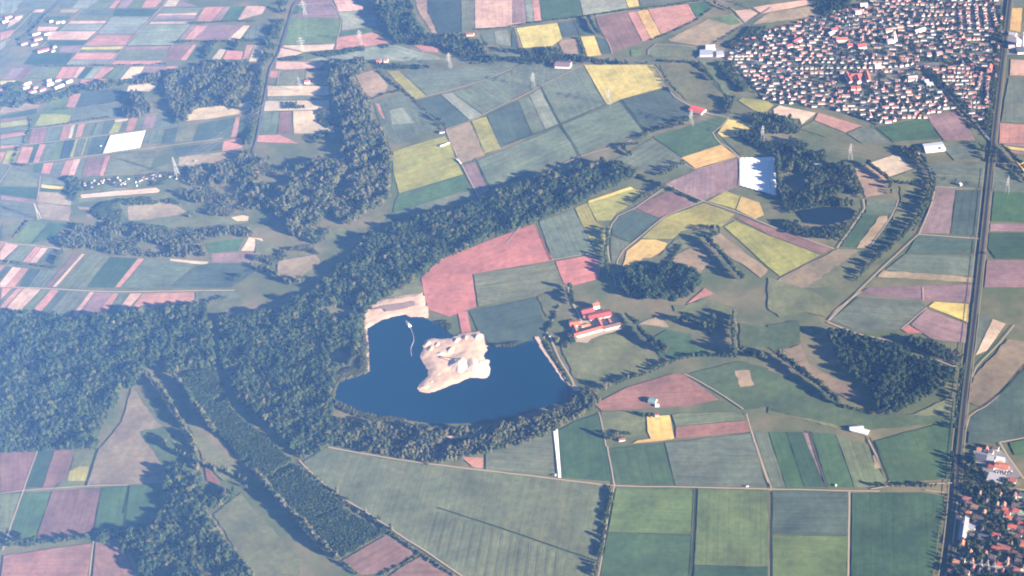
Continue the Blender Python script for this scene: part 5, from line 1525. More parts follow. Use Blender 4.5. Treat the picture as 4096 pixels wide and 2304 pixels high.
# farms at the far left
FARM = 'farm buildings in the strip fields at the far left'
k = 0
for (x, y, w, d, r, lab) in (
        (90, 180, 40, 16, 0.1, 'long red roofed farm at the left edge near the top'), (190, 180, 36, 14, 0.0, 'red roofed farm right of the first one near the top'), (60, 225, 34, 14, 0.2, 'farm house below the top left pair'),
        (520, 225, 20, 12, 0.1, 'small farm house between the hazy strips'), (590, 235, 24, 12, 0.0, 'second small farm house between the hazy strips'), (640, 232, 18, 12, 0.1, 'third small farm house between the hazy strips'),
        (370, 350, 44, 14, 0.15, 'long white farm building beside pale strips'), (480, 350, 34, 12, 0.1, 'short white farm building beside pale strips'), (390, 400, 44, 20, 0.05, 'square red roofed barn beside pale strips'),
        (350, 455, 36, 14, 0.1, 'white farm house above the bright red barn'), (250, 450, 34, 12, 0.1, 'grey farm shed above the bright red barn'), (440, 515, 62, 22, 0.05, 'bright red roofed long barn at the far left'), (540, 520, 18, 14, 0.0, 'white house at the end of the bright red barn'), (555, 480, 20, 12, 0.1, 'white house behind the bright red barn'),
        (280, 850, 40, 14, 0.1, 'white walled farm hall in the left hamlet'), (270, 890, 36, 14, 0.2, 'second farm hall in the left hamlet'), (330, 930, 40, 18, 0.2, 'lower farm hall in the left hamlet'), (510, 855, 34, 20, 0.15, 'big white hall in the middle of the left hamlet'), (500, 820, 24, 14, 0.1, 'house behind the big white hall of the hamlet'), (590, 815, 30, 14, 0.1, 'red roofed house at the top of the left hamlet'), (700, 830, 34, 16, 0.3, 'white hall at the right end of the left hamlet'), (600, 880, 50, 16, 0.35, 'long pale greenhouse at the left hamlet'), (360, 890, 22, 12, 0.3, 'small house in the left hamlet'), (430, 910, 30, 16, 0.3, 'round roofed shed in the left hamlet'), (300, 965, 34, 12, 0.4, 'lowest white shed of the left hamlet')):
    building('farm_building', at('00', x, y), 0.15 + r, w * 0.62, d * 0.8, 4, lab, 'farm building', FARM, roof=(0.40, 0.13, 0.11) if 'red' in lab else random.choice([(.6, .5, .48), (.45, .3, .28), RED[3]]))
    k += 1
# church
ch = at('30', 1245, 432)
rz = 0.15
building('church', ch, rz, 30, 13, 9, 'long church nave with grey roof in the middle of the far town', 'church', 'church of the far town', roof=(.28, .22, .22), wall=(.8, .76, .68))
tp = at('30', 1276, 430)
tw = obj('church_tower', None, None, (tp[0], tp[1], 2.0), rz)
v = [(-3, -3, 0), (3, -3, 0), (3, 3, 0), (-3, 3, 0), (-3, -3, 24), (3, -3, 24), (3, 3, 24), (-3, 3, 24)]
a = obj('wall', mesh('tower_wall', v, [(0, 1, 5, 4), (1, 2, 6, 5), (2, 3, 7, 6), (3, 0, 4, 7)], M['wall']), tw); a['tint'] = [.82, .78, .7]
v = [(-3.4, -3.4, 23.8), (3.4, -3.4, 23.8), (3.4, 3.4, 23.8), (-3.4, 3.4, 23.8), (-1.6, -1.6, 29), (1.6, -1.6, 29), (1.6, 1.6, 29), (-1.6, 1.6, 29), (0, 0, 45)]
a = obj('spire', mesh('spire', v, [(0, 1, 5, 4), (1, 2, 6, 5), (2, 3, 7, 6), (3, 0, 4, 7), (4, 5, 8), (5, 6, 8), (6, 7, 8), (7, 4, 8), (3, 2, 1, 0)], M['roof']), tw); a['tint'] = [.62, .56, .5]
tag(tw, 'white church tower with pointed spire above the far town roofs', 'tower')
BPOS.append((tp[0], tp[1], 5))
# grain silos beyond the railway
seg_building('silo_building', '30', 2500, 480, 2545, 478, 14, 20, 'tall white grain store beyond the railway at the right edge', 'silo', None, roof=(.6, .5, .48), wall=(.85, .8, .72))
seg_building('silo_building', '30', 2565, 480, 2600, 478, 14, 40, 'tallest white tower at the right edge beyond the railway', 'silo', None, flat=True, roof=(.8, .8, .8), wall=(.86, .84, .80))
seg_building('warehouse', '30', 2510, 555, 2640, 550, 34, 7, 'dark warehouse below the white grain store', 'warehouse', None, flat=True, roof=(.12, .12, .14))
seg_building('warehouse', '30', 2420, 500, 2480, 500, 16, 6, 'grey shed left of the dark warehouse', 'shed', None, roof=(.5, .4, .4))
seg_building('warehouse', '30', 2420, 370, 2490, 380, 16, 6, 'grey roofed shed above the white grain store', 'shed', None, roof=(.4, .38, .4))
struct(sheet('paved_yard', pts('30', '2400,560 2410,340 2500,350 2640,400 2640,560'), 2.82, M['street']))
# large buildings of the far town
TB = 'large buildings of the far town'
def tb(x1, y1, x2, y2, wd, h, lab, **kw):
    a = at('30', x1, y1); b = at('30', x2, y2); d = b - a
    building('apartment_block', (a + b) / 2, math.atan2(d[1], d[0]), np.hypot(*d), wd, h, lab, 'block', TB, **kw)
tb(790, 770, 835, 855, 11, 9, 'left long block with red roof in the far town', roof=RED[0])
tb(900, 795, 920, 850, 11, 9, 'middle long block with red roof in the far town', roof=RED[0])
tb(990, 755, 1015, 840, 11, 9, 'right long block with red roof in the far town', roof=RED[0])
tb(835, 790, 940, 782, 15, 9, 'wide block with red roof between the long blocks', roof=RED[0])
tb(835, 915, 880, 913, 14, 9, 'square block below the left long block', roof=RED[1])
tb(890, 915, 930, 910, 14, 9, 'square block below the middle long block', roof=RED[1])
tb(865, 950, 915, 947, 14, 7, 'low block with red roof below the square blocks', roof=RED[0])
tb(1075, 685, 1140, 680, 18, 7, 'white flat roofed hall beside the through road', flat=True, roof=(.62, .58, .55))
tb(1410, 800, 1500, 790, 16, 6, 'grey roofed sports hall of the far town', roof=(.42, .38, .40))
tb(1410, 822, 1500, 812, 10, 6, 'annexe below the grey roofed sports hall', flat=True, roof=(.5, .3, .26))
tb(1575, 838, 1620, 834, 16, 6, 'white hall beside the diagonal tree belt', flat=True, roof=(.7, .66, .62))
tb(1595, 868, 1660, 862, 16, 6, 'second white hall beside the diagonal tree belt', flat=True, roof=(.66, .64, .66))
tb(905, 490, 985, 480, 22, 9, 'big red roofed building left of the church', roof=(.5, .09, .07))
tb(800, 480, 850, 475, 18, 8, 'second red roofed building left of the church', roof=(.46, .08, .08))
tb(1185, 330, 1250, 320, 16, 8, 'orange roofed hall above the church', roof=(.5, .2, .14))
tb(1480, 335, 1575, 305, 14, 6, 'long pale roofed hall right of the church', roof=(.66, .6, .58))
tb(640, 325, 700, 315, 16, 8, 'red roofed hall in the upper west of the town', roof=(.5, .1, .1))
tb(265, 440, 330, 410, 16, 7, 'red roofed hall in the west of the town', roof=(.5, .1, .09))
tb(190, 490, 240, 475, 18, 7, 'red roofed barn at the west edge of the town', roof=(.46, .12, .1))
tb(690, 420, 800, 415, 16, 8, 'long red roofed building in the old town', roof=(.46, .13, .09))
tb(610, 365, 655, 345, 16, 7, 'pale roofed hall in the old town', roof=(.5, .46, .44))
tb(2225, 740, 2235, 700, 12, 12, 'tall block with red end wall beside the railway', roof=RED[0], wall=(.6, .3, .24))
tb(930, 75, 1000, 70, 20, 8, 'white hall at the top of the town', roof=(.66, .58, .56))
tb(880, 145, 945, 140, 16, 8, 'white walled hall below the top of the town', roof=(.6, .34, .3))
tb(1600, 560, 1640, 556, 18, 5, 'brown roofed hall near the town meadow', roof=(.34, .2, .18))
tb(1695, 560, 1750, 555, 22, 7, 'tent roofed hall near the town meadow', roof=(.42, .27, .25))

# --- houses -----------------------------------------------------------------
HOUSES = []      # x,y,rz,w,d,h,roofcol,wallcol,zone
near_dir = at('Z', 700, 1290) - at('Z', 1000, 1370)
nd = math.atan2(near_dir[1], near_dir[0])
NEAR = '''760,258,10,0,o 825,262,11,1,r 915,250,13,0,d 870,288,10,0,d 770,335,26,0,D 770,365,26,0,D 870,352,20,0,G 960,358,18,0,W 875,428,13,0,r 975,428,27,0,R 920,540,34,0,G 1075,560,16,0,R
765,690,9,1,b 960,705,10,1,b 1095,710,12,1,d 1170,700,14,0,d 640,738,16,0,R 655,780,13,0,d 715,810,14,0,b 655,868,10,0,r 610,840,9,0,d 755,918,20,0,d 735,962,12,0,d 930,792,9,1,b 995,792,11,1,b 1105,800,13,0,d 1155,795,12,0,d
1010,838,12,0,r 1028,876,12,0,r 1045,916,12,0,r 1115,850,14,0,r 1150,935,13,0,d 1165,975,13,0,r 1075,1010,17,0,R 1182,1055,12,0,r 680,1000,20,0,G 685,1082,9,0,d 595,1165,12,1,r 795,1100,20,0,D 770,1125,9,0,d 920,1088,15,0,r 935,1120,11,1,d 990,1118,10,0,d 1130,1100,13,0,d 910,1210,13,0,r 995,1212,25,0,R 1175,1155,12,0,r 1182,1185,12,0,r
540,1345,13,0,o 600,1325,9,0,d 695,1325,10,1,b 775,1345,10,1,d 835,1350,10,1,d 905,1362,7,1,d 960,1365,13,0,r 1030,1330,8,1,r 1025,1380,9,1,b 700,1400,10,1,r 760,1430,10,1,d 840,1425,10,1,d 910,1435,10,1,d 985,1435,9,1,r 820,1260,8,1,r 1130,1335,12,0,d 1080,1400,11,0,d 1185,1400,11,1,b 1120,1420,12,0,r 885,1300,13,0,d 640,1440,10,0,d 480,1428,9,0,d 1165,870,14,0,g 985,925,10,1,d 930,855,9,0,d 1100,1250,11,0,d 1150,1285,12,0,d 770,1205,10,0,d 850,970,9,0,d 640,915,8,0,d 560,915,8,0,d 1150,1020,9,0,d'''
for w_ in NEAR.split():
    x, y, wd, g, c = w_.split(',')
    p = at('Z', float(x), float(y) - 8)
    wd = float(wd)
    flat = c in 'GWDg'
    roof = {'r': random.choice(RED), 'R': random.choice(RED), 'o': (.5, .22, .1), 'd': random.choice(DRK), 'b': (.26, .16, .11), 'D': (.09, .09, .12), 'G': (.38, .37, .40), 'W': (.62, .62, .64), 'g': (.2, .35, .25)}[c]
    d_ = wd * (0.6 if wd > 15 else 0.8)
    if c == 'G':
        d_ = wd * 0.8
    HOUSES.append((p[0], p[1], nd + (math.pi / 2 if g == '1' else 0) + random.uniform(-.06, .06), wd * 1.02, d_, random.uniform(5.4, 7.2) * (1.15 if c == 'R' else 1), roof, random.choice(WHT), 'near', flat, c))
pl = at('Z', 608, 1020)
dl = at('Z', 620, 950) - at('Z', 600, 1080)
HOUSES.append((pl[0], pl[1], math.atan2(dl[1], dl[0]), 62, 15, 6, (.30, .29, .32), WHT[2], 'near', False, 'H'))

NXY = [(h_[0], h_[1]) for h_ in HOUSES]
NTP = pts('33', '1930,640 2150,650 2350,640 2640,660 2640,1470 1880,1470 1930,1100 1910,900')
cand = np.random.uniform(NTP.min(0), NTP.max(0), (3000, 2)); cand = cand[inpoly(cand, NTP)]; cand = cand[keep_off(cand, 5.0)]
for x, y in cand:
    if all((x - q[0]) ** 2 + (y - q[1]) ** 2 > 20.5 ** 2 for q in NXY) and (x - pl[0]) ** 2 + (y - pl[1]) ** 2 > 34 ** 2:
        NXY.append((x, y))
        c = random.choice('rdddddb')
        HOUSES.append((x, y, nd + random.choice([0, math.pi / 2]), random.uniform(8.5, 12), random.uniform(7.5, 9), random.uniform(5.2, 7), random.choice(RED) if c == 'r' else (.26, .16, .11) if c == 'b' else random.choice(DRK), random.choice(WHT), 'near', False, c))
FRED = [(0.38, 0.15, 0.12), (0.33, 0.14, 0.12), (0.40, 0.19, 0.14), (0.30, 0.13, 0.11)]
TOWN_ROWS = '''390,605,820,592,8 350,640,620,632,5 670,636,900,633,4 860,602,1190,592,6 980,642,1180,642,5 290,697,600,692,7 640,690,1040,686,7 1160,680,1290,674,3 1340,672,1450,655,3
100,730,260,742,5 340,742,640,744,7 940,724,1240,724,7 1930,100,1945,290,9 2010,92,2025,290,9 2095,82,2115,290,9 2180,92,2195,290,9 2255,92,2305,270,7 2218,792,2195,1050,14 2140,757,2110,900,8
1830,692,2110,697,7 1830,737,2100,742,7 1760,780,2080,778,8 1780,817,2050,817,7 1800,852,2050,852,6 1870,902,2030,907,5 1890,947,2080,952,5 1960,992,2110,997,5 2000,1042,2110,1042,4 2040,1087,2210,1092,5
1600,82,1860,72,6 1310,47,1700,57,9 1830,57,2190,52,8 1540,112,1870,132,7 1560,167,1860,152,6 1620,212,1860,217,8 1600,252,1870,237,6 1720,302,1890,297,5 1940,407,2300,402,9 1880,487,2050,492,6 2070,512,2250,512,6 1780,432,1890,402,4
-360,575,-170,570,6 -380,600,-200,605,4 1370,1190,1580,1185,5 1170,1135,1320,1145,3 1610,1140,1720,1130,3'''
for w_ in TOWN_ROWS.split():
    x1, y1, x2, y2, n = map(float, w_.split(','))
    a = at('30', x1, y1); b = at('30', x2, y2)
    d = b - a; an = math.atan2(d[1], d[0])
    sp = np.hypot(*d) / max(1, n - 1)
    for i in range(int(n)):
        p = a + d * (i / max(1, n - 1)) + np.random.uniform(-1.5, 1.5, 2)
        wd = random.uniform(9.5, 12.5)
        if sp < wd + 2:
            wd = max(8, sp * 0.8)
        red = random.random() < 0.48
        HOUSES.append((p[0], p[1], an + random.choice([0, 0, math.pi / 2]) + random.uniform(-.06, .06), wd, min(wd, random.uniform(8, 10)), random.uniform(4.0, 5.4), random.choice(FRED if red else DRK), random.choice(WHT), 'far', False, 'r' if red else 'd'))
TOWN = pts('30', '-300,430 0,330 200,270 420,200 640,110 800,80 1000,20 1200,-20 1600,-30 2200,-30 2320,0 2350,100 2350,600 2290,1000 2180,1220 2060,1180 1800,900 1640,700 1560,680 1500,740 1700,900 1800,1010 1880,1100 1600,1150 1500,1180 1100,1265 950,1200 800,1150 500,1085 100,1035 -40,1000 -150,880 -240,760 -330,650 -380,560')
holes = [pts('30', '1500,560 1930,600 1920,660 1520,640'), pts('30', '380,790 560,790 560,850 380,850'), pts('30', '1330,830 1530,870 1500,930 1360,890'), pts('30', '1080,1030 1250,1060 1230,1100 1080,1070'), pts('30', '980,760 1400,740 1400,800 1040,850'), pts('30', '760,740 1030,730 1040,960 820,960')]
def gridcheck(px, py, lst, r):
    for q in lst:
        if abs(q[0] - px) < r and abs(q[1] - py) < r:
            if (q[0] - px) ** 2 + (q[1] - py) ** 2 < r * r:
                return False
    return True
HX = [(h_[0], h_[1]) for h_ in HOUSES if h_[8] == 'far']
lo, hi = TOWN.min(0), TOWN.max(0)
cand = np.random.uniform(lo, hi, (9000, 2))
cand = cand[inpoly(cand, TOWN)]
for q in holes:
    cand = cand[~inpoly(cand, q)]
cand = cand[keep_off(cand, 5.0)]
cnt = 0
_ta = at('30', 1300, 520) - at('30', 900, 520)
TA = math.atan2(_ta[1], _ta[0])
for x, y in cand:
    if not gridcheck(x, y, HX, 19.0):
        continue
    if any((x - b[0]) ** 2 + (y - b[1]) ** 2 < (b[2] + 9) ** 2 for b in BPOS):
        continue
    HX.append((x, y))
    an = TA + 0.35 * noise2(x, y, 0.006) + random.choice([0, 0, 0, math.pi / 2])
    red = random.random() < 0.52
    HOUSES.append((x, y, an + random.uniform(-.08, .08), random.choice([random.uniform(9.5, 13), random.uniform(11, 16), random.uniform(14, 21)]), random.uniform(7, 9.5), random.uniform(3.6, 5.2), random.choice(FRED if red else DRK), random.choice(WHT), 'far', False, 'r' if red else 'd'))
    cnt += 1
    if cnt > 560:
        break
# which ones show largest: the near town first, then the nearest houses of the far town
HOUSES.sort(key=lambda h_: (h_[8] != 'near', math.hypot(h_[0], h_[1])))
LAND = [(at('30', x_, y_), t_) for x_, y_, t_ in ((880, 830, 'near the long red blocks'), (1620, 850, 'beside the two white halls'), (1460, 800, 'near the sports hall'), (2210, 920, 'in the row along the railway'), (2110, 830, 'in the second row from the railway'), (1950, 780, 'in the eastern quarter'), (2080, 1080, 'at the south tip'),
        (1120, 1220, 'at the southern corner'), (1480, 1180, 'on the south rim above the green field'), (750, 1120, 'on the rim above the pink field'), (300, 1020, 'on the rim above the tan field'), (-60, 900, 'at the south west corner'), (1100, 1000, 'in the middle of the southern quarter'), (1650, 1050, 'beside the diagonal tree belt'), (500, 900, 'in the south west quarter'), (1300, 930, 'round the small southern meadow'), (600, 740, 'along the through road'), (1100, 730, 'along the middle of the through road'), (200, 740, 'at the west end of the through road'))]
NLAND = [(at('Z', x_, y_), t_) for x_, y_, t_ in ((620, 800, 'beside the platform'), (610, 1010, 'beside the long goods shed'), (860, 280, 'in the yard above the bridge road'), (960, 420, 'round the parked cars'), (1020, 680, 'just below the bridge road'), (1040, 860, 'in the terrace row'), (780, 930, 'among the tall garden trees'), (960, 1110, 'in the middle streets'), (1160, 1150, 'at the right edge'), (1160, 850, 'across the street from the terrace row'), (780, 1340, 'along the lower street'), (1050, 1360, 'at the end of the lower street'), (560, 1340, 'at the foot of the railway'), (850, 1430, 'at the bottom edge'))]
def zone_label(h_):
    x, y = h_[0], h_[1]
    red = h_[10] in 'rRo'
    if h_[8] == 'near':
        names = {'r': 'white house with red tiled roof', 'R': 'long building with red tiled roof', 'o': 'house with orange roof', 'd': 'white house with dark roof', 'b': 'white gabled house with brown roof', 'D': 'flat building with dark solar roof',
                 'G': 'building with wide grey flat roof', 'W': 'pale flat roofed building', 'g': 'flat building with green roof', 'H': 'very long grey roofed goods shed'}
        best = min(NLAND, key=lambda q: (q[0][0] - x) ** 2 + (q[0][1] - y) ** 2)
        return names[h_[10]] + ' ' + best[1] + ('' if len((names[h_[10]] + ' ' + best[1]).split()) > 12 else ' in the lower town'), 'houses of the lower right town'
    side = 'south edge' if math.hypot(x, y) < 4120 else 'southern streets'
    best = min(LAND, key=lambda q: (q[0][0] - x) ** 2 + (q[0][1] - y) ** 2)
    lab = 'white house with %s roof %s of the far town' % ('red' if red else 'dark', best[1])
    return (lab if len(lab.split()) <= 16 else lab.replace('white house with %s roof' % ('red' if red else 'dark'), 'red roofed house' if red else 'dark roofed house')), 'houses of the far town'
solo = HOUSES[:300]; rest = HOUSES[300:]
for h_ in solo:
    x, y, rz_, w, d, hh, rc, wc, zone, flat, c = h_
    lab, grp = zone_label(h_)
    building('house', (x, y), rz_, w, d, hh, lab, 'house', lab, flat=flat, wall=wc, roof=rc, chim=(zone == 'near' and not flat))
# the remaining roofs of the far town as one mass
wv = np.array([v_.co[:] for v_ in WALL.vertices]); rv = np.array([v_.co[:] for v_ in ROOF.vertices])
wf = [tuple(p_.vertices) for p_ in WALL.polygons]; rf = [tuple(p_.vertices) for p_ in ROOF.polygons]
V = []; Fc = []; col = []
for (x, y, rz_, w, d, hh, rc, wc, zone, flat, c) in rest:
    cs, sn = math.cos(rz_), math.sin(rz_)
    for vv, ff, cc in ((wv, wf, wc), (rv, rf, rc)):
        b = len(V)
        for q in vv:
            X, Y, Z = q[0] * w, q[1] * d, q[2] * hh
            V.append((x + X * cs - Y * sn, y + X * sn + Y * cs, 2.0 + Z)); col.append(cc)
        Fc += [tuple(b + i for i in f_) for f_ in ff]
    BPOS.append((x, y, max(w, d) / 2))
if V:
    mh = mesh('town_houses', V, Fc, M['wall_far'])
    ca = mh.color_attributes.new('tint', 'FLOAT_COLOR', 'POINT')
    ca.data.foreach_set('color', np.array([list(c_) + [1.0] for c_ in col], dtype=np.float32).ravel())
    o = obj('town_houses', mh)
    o['kind'] = 'stuff'
    tag(o, 'mass of small white houses with red and dark roofs filling the far town', 'houses')
print('houses', len(HOUSES))

# ground inside the towns
struct(sheet('town_ground', TOWN, 2.02, noisy('gardens', (0.075, 0.095, 0.05), 0.3, 0.03, 0.25, alt=(0.20, 0.18, 0.15), altscale=0.03), 20, 3))
NT_POLY = pts('33', '1850,600 2150,610 2350,600 2720,640 2760,1540 1790,1540')
struct(sheet('town_ground', NT_POLY, 2.025, bpy.data.materials['gardens'], 20, 2))
struct(sheet('paved_yard', pts('33', '2060,200 2300,160 2400,240 2550,460 2400,480 2200,470'), 2.83, M['street']))
struct(sheet('platform', pts('33', '1895,700 1915,700 1865,1150 1845,1150'), 4.9, M['track']))

# town trees
def town_trees(poly, n, rmin, label, hlo, hhi):
    lo, hi = poly.min(0), poly.max(0)
    P = np.random.uniform(lo, hi, (n * 8, 2)); P = P[inpoly(P, poly)]
    P = P[keep_off(P, 2.0)]
    B = np.array([(b[0], b[1], b[2]) for b in BPOS])
    SRC.append((label, None)); si = len(SRC) - 1
    c = 0
    for x, y in P:
        # keep the sunny camera-side walls visible: trees only stand clear of houses
        dd = np.hypot(B[:, 0] - x, B[:, 1] - y) - B[:, 2]
        if dd.min() < rmin:
            continue
        TREES.append((x, y, random.uniform(hlo, hhi), random.uniform(.9, 1.2), choose(MIX['town']), si, 0))
        c += 1
        if c >= n:
            break
town_trees(TOWN, 2300, 1.5, 'the gardens of the far town', 4, 10.5)
town_trees(NT_POLY, 430, 1.3, 'the gardens of the lower right town', 6, 15)

# allotment huts
al = pts('01', '840,360 1300,340 1700,290 1860,295 1830,370 1400,430 850,450')
lo, hi = al.min(0), al.max(0)
P = np.random.uniform(lo, hi, (400, 2)); P = P[inpoly(P, al)][:46]
for x, y in P:
    building('garden_hut', (x, y), random.uniform(0, 3), random.uniform(3.5, 6), random.uniform(3, 4.5), 2.2, 'tiny hut among the allotment gardens under the power line', 'hut', 'huts in the allotment gardens', roof=random.choice([(.5, .2, .1), (.5, .45, .4), (.3, .1, .08), (.2, .2, .2)]), wall=random.choice(WHT))

# ---------------------------------------------------------------- pylons and cables
def bar(v, f, a, b, r):
    a = Vector(a); b = Vector(b); d = (b - a).normalized(); p = d.orthogonal().normalized() * r; q = d.cross(p)
    k = len(v)
    for c in (a, b):
        v += [tuple(c + p), tuple(c + q), tuple(c - p), tuple(c - q)]
    for i in range(4):
        j = (i + 1) % 4
        f.append((k + i, k + j, k + 4 + j, k + 4 + i))

def pylon_meshes(Hh):
    v = []; f = []
    def half(z):
        return 4.6 * (1 - z / Hh) ** 1.1 + 0.55 if z < Hh * 0.55 else 4.6 * 0.45 ** 1.1 * (1 - (z - Hh * .55) / (Hh * .45)) * 0.75 + 0.55
    zs = [0, 8, 15, 21, 26, 30.5, 35, 39.5, 44, 48, 52, Hh]
    cs = [(1, 1), (-1, 1), (-1, -1), (1, -1)]
    for a, b in zip(zs[:-1], zs[1:]):
        ha, hb = half(a), half(b)
        for i, (sx, sy) in enumerate(cs):
            bar(v, f, (sx * ha, sy * ha, a), (sx * hb, sy * hb, b), 0.27)
            nx_, ny_ = cs[(i + 1) % 4]
            bar(v, f, (sx * ha, sy * ha, a), (nx_ * hb, ny_ * hb, b), 0.12)
            bar(v, f, (nx_ * ha, ny_ * ha, a), (sx * hb, sy * hb, b), 0.12)
    mast = mesh('mast', v, f, M['steel'])
    arms = []
    for z, L in ((30.5, 10.5), (39.0, 14.5), (47.5, 9.5)):
        v = []; f = []
        hh = half(z)
        for s in (-1, 1):
            for sy in (-1, 1):
                bar(v, f, (s * hh, sy * hh, z), (s * L, 0, z + .4), 0.30)
                bar(v, f, (s * hh, sy * hh, z + 2.6), (s * L, 0, z + .4), 0.22)
            for t in (0.35, 0.65):
                xx = s * (hh + (L - hh) * t); w_ = hh * (1 - t)
                bar(v, f, (xx, -w_, z + .2), (xx, w_, z + .2), 0.14)
                bar(v, f, (xx, 0, z + .3), (xx, 0, z + 2.6 * (1 - t)), 0.14)
            bar(v, f, (s * L, 0, z + .4), (s * L, 0, z - 3.4), 0.14)
        arms.append(mesh('crossarm', v, f, M['steel']))
    return mast, arms
PH = 56.0
MAST, ARMS = pylon_meshes(PH)
PYL = {  # key: (source pixel of the base, line key, label)
    'a0': ((1445, 180), 'steel pylon on the pink field left of the top wood'), 'a1': ((1801, 273), 'steel pylon standing in front of the tree belt'), 'a2': ((2136, 353), 'steel pylon on the grey field below the purple roofed barn'),
    'a3': ((2437, 421), 'steel pylon at the lower corner of the big yellow field'), 'a4': ((2767, 505), 'steel pylon beside the bright red hall'), 'a5': ((3052, 569), 'steel pylon on the shaded meadow above the white crop cover'),
    'a6': ((3402, 643), 'steel pylon at the right edge of the wood'), 'a7': ((4028, 774), 'steel pylon right of the railway'),
    'b0': ((1221, 61), 'pylon at the top on the purple field beside the valley road'), 'b1': ((1212, 207), 'wide armed pylon on the pale strip by the valley road'), 'b2': ((1205, 370), 'pylon beside the white house in the valley'),
    'b3': ((712, 706), 'tall pylon standing in the allotment gardens'), 'b4': ((160, 878), 'pylon at the left edge on the grey meadow')}
PP = {k_: gnd(*v_[0]) for k_, v_ in PYL.items()}
def pdir(k_):
    ln = sorted(q for q in PP if q[0] == k_[0])
    i = ln.index(k_)
    a = PP[ln[max(0, i - 1)]]; b = PP[ln[min(len(ln) - 1, i + 1)]]
    d = b - a
    return math.atan2(d[1], d[0])
for k_, (px, lab) in PYL.items():
    p = PP[k_]
    s = 1.22 if k_ == 'b3' else 1.0
    t = obj('power_pylon', None, None, (p[0], p[1], 1.8), pdir(k_) + math.pi / 2, (s, s, s))
    obj('mast', MAST, t)
    for a in ARMS:
        obj('crossarm', a, t)
    tag(t, lab, 'pylon', 'pylons of the power lines')
def cable_obj(keys, lat, z, lab):
    v = []; f = []
    for a, b in zip(keys[:-1], keys[1:]):
        pa, pb = PP[a], PP[b]
        da, db = pdir(a) + math.pi / 2, pdir(b) + math.pi / 2
        A = np.array([pa[0] + lat * math.cos(da), pa[1] + lat * math.sin(da), z + 1.8]); B = np.array([pb[0] + lat * math.cos(db), pb[1] + lat * math.sin(db), z + 1.8])
        prev = None
        for i in range(13):
            t = i / 12
            q = A + (B - A) * t; q[2] -= 9 * 4 * t * (1 - t)
            if prev is not None:
                bar(v, f, prev, q, 0.07)
            prev = q
    o = obj('power_cable', mesh('power_cable', v, f, M['cable']))
    tag(o, lab, 'cable', 'cables of the ' + ('long' if keys[0][0] == 'a' else 'left') + ' power line')
for keys, nm in ((sorted(q for q in PP if q[0] == 'a'), 'thin cable of the long power line crossing the fields'), (sorted(q for q in PP if q[0] == 'b'), 'thin cable of the power line at the left over the allotments')):
    for lat, z in ((-10.5, 27.5), (10.5, 27.5), (-14.5, 36), (14.5, 36), (-9.5, 44.5), (9.5, 44.5)):
        cable_obj(keys, lat, z, nm)

# ---------------------------------------------------------------- dredger on the lake
dp = at('12', 1535, 380)
t = obj('dredger', None, None, (dp[0], dp[1], 3.4), math.atan2(*(at('12', 1560, 410) - at('12', 1490, 335))[::-1]))
def boxm(name, x0, x1, y0, y1, z0, z1, mat, parent, tint=None):
    v = [(x0, y0, z0), (x1, y0, z0), (x1, y1, z0), (x0, y1, z0), (x0, y0, z1), (x1, y0, z1), (x1, y1, z1), (x0, y1, z1)]
    f = [(3, 2, 1, 0), (4, 5, 6, 7), (0, 1, 5, 4), (1, 2, 6, 5), (2, 3, 7, 6), (3, 0, 4, 7)]
    o = obj(name, mesh(name, v, f, mat), parent)
    if tint:
        o['tint'] = list(tint)
    return o
boxm('pontoon', -6, 12, -4.5, 4.5, -0.4, 1.2, M['wall'], t, (.45, .42, .4))
boxm('pump_house', 2, 9, -3, 3, 1.2, 5.0, M['wall'], t, (.78, .74, .7))
v = []; f = []
for s in (-1, 1):
    bar(v, f, (-5, s * 3.5, 1.2), (-9, 0, 9), .3); bar(v, f, (9, s * 3, 5), (-9, 0, 9), .2); bar(v, f, (-6, s * 2, .6), (-20, s * 1.0, -.3), .35)
obj('suction_boom', mesh('suction_boom', v, f, M['rust']), t)
tag(t, 'small pale dredger floating on the north arm of the lake', 'dredger')
pp = smooth_line([at('12', *q) for q in ((1550, 400), (1580, 470), (1590, 540), (1562, 620), (1570, 700))], 6)
v = []; f = []
for a, b in zip(pp[:-1], pp[1:]):
    bar(v, f, (a[0], a[1], 3.9), (b[0], b[1], 3.9), 0.75)
tag(obj('dredge_pipeline', mesh('dredge_pipeline', v, f, M['rust'])), 'floating pipeline curving from the dredger to the sand bank', 'pipeline')
# conveyor on the sand bank
a = at('12', 1830, 700); b = at('12', 2060, 790)
v = []; f = []
bar(v, f, (a[0], a[1], 5), (b[0], b[1], 24), 1.0); bar(v, f, ((a[0] + b[0]) / 2, (a[1] + b[1]) / 2, 4), ((a[0] + b[0]) / 2, (a[1] + b[1]) / 2, 14), .6)
bar(v, f, (b[0] * .8 + a[0] * .2, b[1] * .8 + a[1] * .2, 4), (b[0] * .8 + a[0] * .2, b[1] * .8 + a[1] * .2, 20), .6)
tag(obj('sand_conveyor', mesh('sand_conveyor', v, f, M['rust'])), 'long conveyor leading up to the tallest sand heap', 'conveyor')

